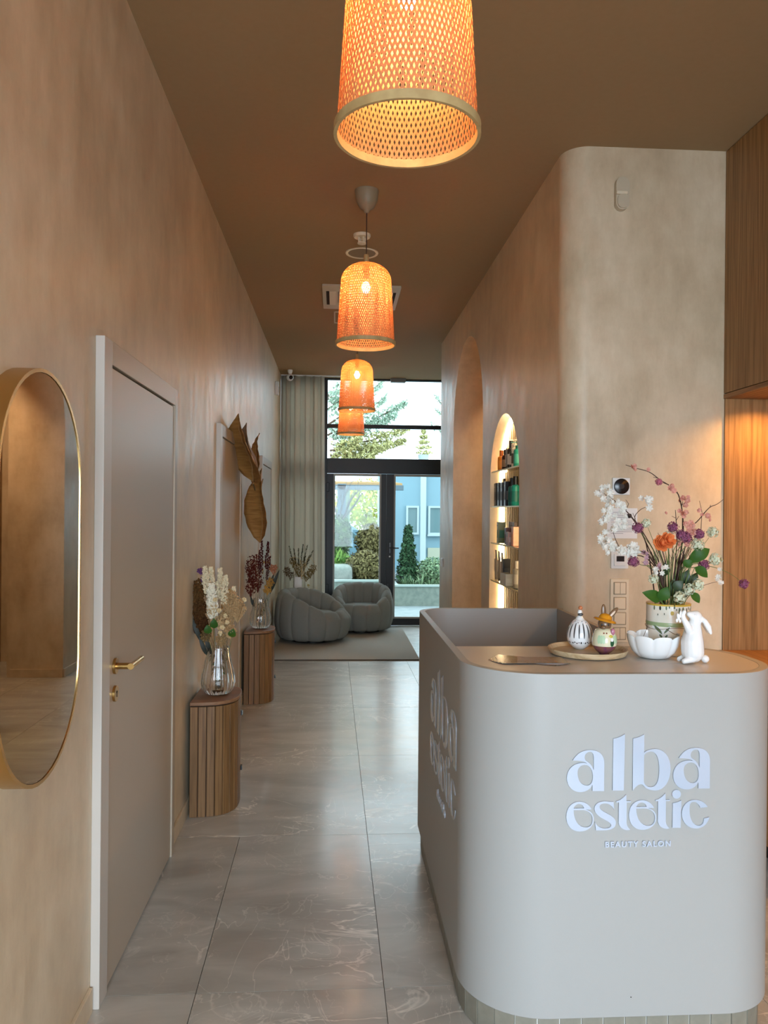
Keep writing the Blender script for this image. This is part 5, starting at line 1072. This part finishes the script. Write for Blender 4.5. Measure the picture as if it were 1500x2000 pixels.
planter(.95, 3.6, 12.9, 13.9, .32, 'low concrete planter with shrubs outside the right door leaf'); planter(-1.2, .86, 12.9, 14.6, .40, 'concrete planter with round bushes outside the left door leaf')
o = tag(link('stone_block', boxes((-.15, .27, 13.1, 13.6, .33, .62)), M_conc, bevel=.08, seg=4), 'rounded pale stone block in the left planter', 'stone')
def foliage(bm, c, r, n, sz, el=2.2, shell=.55, up=0):
    c = Vector(c); r = Vector(r)
    for i in range(n):
        v = Vector((rnd.gauss(0, 1), rnd.gauss(0, 1), rnd.gauss(0, 1))).normalized(); k = rnd.uniform(shell, 1); q = c+Vector((v.x*r.x, v.y*r.y, v.z*r.z))*k
        t = Vector((rnd.gauss(0, 1), rnd.gauss(0, 1), rnd.gauss(0, 1)+up)).normalized(); w = t.cross(v).normalized() if abs(t.dot(v)) < .99 else t.orthogonal(); s_ = sz*rnd.uniform(.6, 1.3)
        bm.faces.new([bm.verts.new(q-t*s_*el/2), bm.verts.new(q+w*s_*.5), bm.verts.new(q+t*s_*el/2), bm.verts.new(q-w*s_*.5)])
def fmat(name, a, b_):
    m = mat(name, srgb(*a), .7, spec=.2); n = m.node_tree.nodes; g_ = n.new('ShaderNodeNewGeometry'); cr = n.new('ShaderNodeValToRGB'); cr.color_ramp.elements[0].color = srgb(*a); cr.color_ramp.elements[1].color = srgb(*b_)
    m.node_tree.links.new(g_.outputs['Random Per Island'], cr.inputs[0]); m.node_tree.links.new(cr.outputs[0], n['Principled BSDF'].inputs['Base Color']); return m
def bush(name, c, r, n, sz, m, label, stem=True, el=2.2, cat='shrub', up=0):
    base = Vector((c[0], c[1], .3)); t = thing(name, base, label, cat); bm = B(); foliage(bm, Vector(c)-base, r, n, sz, el, up=up); o = link('foliage', bm, m, t); o['kind'] = 'stuff'
    if stem: link('trunk', tube(B(), [(0, 0, 0), (0, 0, c[2]-.3)], .03, .02, 6), M_twig, t)
    return t
FB = fmat('bush_brown', (74, 66, 38), (132, 122, 78)); FG = fmat('bush_green', (40, 68, 36), (100, 126, 76)); FD = fmat('bush_dark', (22, 48, 30), (58, 92, 58)); FY = fmat('tree_yellow', (140, 156, 44), (204, 204, 84)); FC = fmat('fir_blue_haze', (134, 158, 140), (192, 208, 184)); FS = fmat('silver_green', (80, 108, 78), (142, 164, 124)); FO = fmat('fir_olive_haze', (146, 146, 96), (206, 200, 140))  # both fir tones lightened, sunlit haze put into the leaf colour
p = at(714, 1112, 13.45); bush('round_bush', (p.x, p.y, p.z), (.38, .34, .34), 5200, .030, FB, 'round brown-green clipped bush in the left planter')
p = at(728, 1058, 14.2); bush('round_bush', (p.x, p.y, p.z), (.34, .34, .34), 3600, .034, FB, 'loose brown-green bush rising behind the round one')
p = at(662, 1048, 14.1); bush('leafy_bush', (p.x, p.y, p.z), (.24, .26, .42), 2600, .034, FG, 'green bush beside the pergola post')
p = at(660, 1098, 13.7); bush('leafy_bush', (p.x, p.y, p.z-.05), (.24, .2, .24), 900, .03, fmat('grass_bright', (62, 104, 40), (130, 164, 74)), 'bright green arching grass at the left of the planter', stem=False, el=6, up=1)
p = at(797, 1090, 13.6)
t = thing('conical_shrub', (p.x, p.y, .3), 'dark green conical shrub in the right planter', 'shrub'); bm = B()
for k in range(7): foliage(bm, (0, 0, .08+k*.135), (.24-.028*k, .24-.028*k, .12), 520, .032)
link('foliage', bm, FD, t)['kind'] = 'stuff'; link('trunk', tube(B(), [(0, 0, -.05), (0, 0, .9)], .03, .01, 6), M_twig, t)
p = at(845, 1118, 13.5); bush('pale_shrub', (p.x, p.y, p.z), (.30, .28, .28), 2400, .028, FS, 'pale green variegated shrub at the right of the planter')
for pi_, (px, py) in enumerate(((790, 1138), (806, 1136), (822, 1140), (840, 1143))):
    p = at(px, py, 13.2); t = thing('spiky_plant', (p.x, p.y, .25), ['leftmost', 'second', 'third', 'rightmost'][pi_]+' spiky silver-green rosette at the front of the right planter', 'plant', 'spiky rosettes in the right planter'); bm = B()
    for k in range(46):
        a = rnd.uniform(0, 2*PI); e = rnd.uniform(.25, 1.3); d = Vector((math.cos(a)*math.cos(e), math.sin(a)*math.cos(e), math.sin(e)))*rnd.uniform(.15, .3); w = Vector((-math.sin(a), math.cos(a), 0))*.008; q = d*.6; bm.faces.new([bm.verts.new(-w), bm.verts.new(w), bm.verts.new(q+w), bm.verts.new(d+Vector((0, 0, -.04))), bm.verts.new(q-w)])
    link('leaves', bm, FS, t)['kind'] = 'stuff'
# pale blue building
YBL = 20; bx0 = 1.25
bl = thing('building', (3.5, YBL, -.03), 'pale blue low building with white-framed windows across the terrace', 'building')
M_bl = mat('blue_render', srgb(122, 152, 162), .8); M_bw = mat('bl_white', srgb(168, 182, 184), .6); M_bwin = mat('bl_window', srgb(92, 120, 122), .15)
def pb(nm, bm, m, par=bl, **k):
    o = link(nm, bm, m, par, **k)
    if par is bl: o.location = -bl.location
    return o
pb('wall', boxes((bx0, 7, YBL, YBL+4, -.03, 2.70)), M_bl); pb('roof', boxes((bx0-.1, 7.1, YBL-.15, YBL+4.1, 2.70, 2.76)), M_bw)
for (x0, x1, z0, z1) in ((at(793, 1000, YBL).x, at(818, 1000, YBL).x, at(0, 1044, YBL).z, at(0, 986, YBL).z), (at(836, 1000, YBL).x, at(868, 1000, YBL).x, at(0, 1043, YBL).z, at(0, 990, YBL).z)):
    z0, z1 = at(820, 1044, YBL).z, at(820, 988, YBL).z
    f_ = pb('window', boxes((x0, x1, YBL-.06, YBL-.001, z0, z0+.05), (x0, x1, YBL-.06, YBL-.001, z1-.05, z1), (x0, x0+.05, YBL-.06, YBL-.001, z0+.05, z1-.05), (x1-.05, x1, YBL-.06, YBL-.001, z0+.05, z1-.05)), M_bw)
    link('pane', boxes((x0+.05, x1-.05, YBL-.02, YBL-.0015, z0+.05, z1-.05)), M_bwin, f_)
pb('window_sill', boxes((at(834, 1046, YBL).x, at(870, 1046, YBL).x, YBL-.12, YBL-.001, at(850, 1047, YBL).z, at(850, 1044, YBL).z)), M_bw)
pb('vent_grille', boxes((at(835, 1090, YBL).x, at(868, 1090, YBL).x, YBL-.05, YBL-.001, at(850, 1089, YBL).z, at(850, 1070, YBL).z)), mat('vent_stone', srgb(170, 172, 150), .8))
pb('downpipe', tube(B(), [(at(829, 1000, YBL-.06).x, YBL-.06, 2.68), (at(829, 1000, YBL-.06).x, YBL-.06, 0)], .045, n=10), M_bw)
# roof garden pot seen above the transom bar
p = at(827, 893, 16.5); t = thing('potted_fir', (p.x, p.y, p.z-1.2), 'small conifer in a pot seen through the right of the transom', 'plant'); bm = B()
for k in range(5): foliage(bm, (0, 0, 1.3+k*.11), (.22-.04*k, .2-.04*k, .05), 130, .03)
link('foliage', bm, FO, t)['kind'] = 'stuff'; link('pot', lathe(B(), [(.09, 1.05), (.12, 1.25)], 16), M_bw, t, smooth=50); link('post', boxes((-.05, .05, -.05, .05, -p.z+1.2-.03, 1.05)), M_bw, t)
# pergola
pg = thing('pergola', (-.6, 15, -.03), 'timber pergola with grey posts beyond the left door leaf', 'pergola')
def pp(nm, bm, m): o = link(nm, bm, m, pg, bevel=.005); o.location = -pg.location
M_pg = mat('post_grey', srgb(84, 102, 110), .7); M_pw = mat('pergola_wood', srgb(170, 134, 84), .7)
xp = at(667, 1000, 15).x; pp('post', boxes((xp-.08, xp+.08, 15, 15.16, -.03, 2.05)), M_pg); xq = at(681, 1000, 14.6).x; pp('post', boxes((xq-.07, xq+.07, 17.5, 17.64, -.03, 2.05)), mat('post_pale', srgb(136, 156, 140), .7)); pp('post', boxes((-3.2, -3.04, 15, 15.16, -.03, 2.05)), M_pg)
zb0 = at(700, 957, 15).z; pp('beam', boxes((-3.4, 1.28, 15, 15.12, zb0, zb0+.10)), M_pg)
for k in range(12): pp('rafter', boxes((-3.4, 1.28, 15.3+k*.26, 15.42+k*.26, zb0+.10+.012*k, zb0+.15+.012*k)), M_pw)
# trees
def branchy(bm, p, d, L, r, depth):
    p = Vector(p); d = Vector(d).normalized(); q = p+d*L; tube(bm, [p, (p+q)/2+Vector((rnd.uniform(-.05, .05)*L, 0, rnd.uniform(0, .06)*L)), q], r, r*.6, 5)
    if depth: 
        for k in range(3): branchy(bm, p+d*L*rnd.uniform(.5, 1), d+Vector((rnd.uniform(-.7, .7), rnd.uniform(-.4, .4), rnd.uniform(-.1, .6))), L*.62, r*.55, depth-1)
t = thing('bare_tree', (at(662, 1000, 13.9).x, 14.0, .3), 'small bare-branched tree in the left planter', 'tree'); bm = B(); tube(bm, [(0, 0, 0), (.02, 0, 1.0)], .035, .028, 6)
for d in ((-.3, 0, 1), (.15, 0, 1), (.7, 0, .9), (.45, .1, 1)): branchy(bm, (.02, 0, 1.0), d, .45, .02, 2)
link('trunk', bm, mat('bark_grey', srgb(84, 84, 84), .9), t)
p = at(716, 1000, 27); t = thing('yellow_tree', (p.x, 27, -.03), 'broad yellow-green tree in the sun beyond the pergola', 'tree'); bm = B(); foliage(bm, (0, 0, 1.75), (1.35, .9, .95), 5200, .07, 1.6); link('foliage', bm, FY, t)['kind'] = 'stuff'; link('trunk', tube(B(), [(0, 0, 0), (0, 0, 1.6)], .1, .07, 8), M_twig, t)
# big fir with sweeping branches
p = at(640, 800, 16.5); t = thing('fir_tree', (p.x-.15, 16.5, -.03), 'tall blue-green fir with sweeping branches filling the left of the transom', 'tree'); link('trunk', tube(B(), [(0, 0, 0), (0, 0, 6.0)], .12, .04, 8), mat('bark_brown', srgb(96, 76, 60), .9), t)
k = 0
def limb(a, b, m, dens=1.0):
    global k
    pa, pb_ = at(*a, 16.5)-t.location, at(*b, 16.2+rnd.uniform(-.4, .5))-t.location; bm = tube(B(), [pa, (pa+pb_)/2+Vector((0, 0, -.08)), pb_], .025, .006, 5); br = link('branch', bm, MATS['bark_brown'], t); bm = B(); L = (pb_-pa).length
    for q in range(int(L*130*dens)):
        u = rnd.uniform(.1, 1.03); c = pa+(pb_-pa)*u+Vector((0, 0, -.08*4*u*(1-u)/2)); wv = .28*(1-u*.75); c2 = c+Vector((rnd.uniform(-.5, 1)*wv*.8, rnd.uniform(-1, 1)*wv, rnd.uniform(-.9, .7)*wv)); foliage(bm, c2, (.05, .05, .035), 6, .026, 3.2, .2)
    link('foliage', bm, m, br)['kind'] = 'stuff'
for a, b, m, dn in (((640, 800), (700, 742), FC, 1.1), ((640, 830), (745, 745), FC, 1.0), ((640, 850), (752, 775), FC, 1.1), ((650, 850), (788, 788), FC, 1.5), ((650, 858), (770, 812), FC, 1.3), ((650, 870), (792, 838), FO, 1.3), ((650, 880), (786, 862), FO, 1.4), ((645, 890), (760, 868), FO, 1.4), ((645, 895), (730, 890), FO, 1.5), ((645, 880), (700, 858), FO, 1.3), ((640, 780), (662, 750), FC, .9), ((640, 770), (655, 790), FC, .8), ((640, 835), (690, 840), FC, 1)): limb(a, b, m, dn)
p = at(866, 850, 18); t = thing('fir_tree', (p.x+.35, 18, -.03), 'edge of another fir at the far right of the transom', 'tree'); link('trunk', tube(B(), [(0, 0, 0), (0, 0, 5.0)], .08, .03, 8), MATS['bark_brown'], t)
for a, b in (((872, 800), (846, 770)), ((872, 850), (842, 830)), ((875, 820), (850, 800))):
    pa, pb_ = at(*a, 18)-t.location, at(*b, 18)-t.location; br = link('branch', tube(B(), [pa, pb_], .02, .005, 5), MATS['bark_brown'], t); bm = B()
    for q in range(40): foliage(bm, pa+(pb_-pa)*rnd.uniform(0, 1)+Vector((0, 0, rnd.uniform(-.08, .08))), (.05, .05, .03), 5, .022, 3, .2)
    link('foliage', bm, FC, br)['kind'] = 'stuff'
# parked cars glimpsed over the bushes
def car(x, y, col, label, rz=0):
    t = thing('parked_car', (x, y, -.03), label, 'car', rz=rz); prof = [(-2, .3), (-2.05, .7), (-1.7, .82), (-1.0, .9), (-.55, 1.38), (.8, 1.4), (1.4, .95), (2, .88), (2.05, .3)]
    link('body', flatpaths([prof], 1.7, Matrix.Rotation(PI/2, 4, 'X')), mat('paint_%d' % col[0], srgb(*col), .3, coat=.6), t, bevel=.05); link('window', flatpaths([[(-.9, .93), (-.5, 1.3), (.75, 1.32), (1.2, .95)]], 1.72, Matrix.Rotation(PI/2, 4, 'X')), M_bwin, t)
    for wx_ in (-1.3, 1.25):
        for wy in (-.87, .87): link('wheel', lathe(B(), [(.31, -.1), (.31, .1)], 20, (wx_, wy, .31), 'y'), M_dark, t, smooth=40)
car(at(700, 1000, 18.5).x-1.2, 18.5, (120, 160, 176), 'pale blue parked car behind the left bushes'); car(at(738, 1000, 30).x+2.0, 30, (200, 60, 60), 'red parked car beyond the pale blue one')
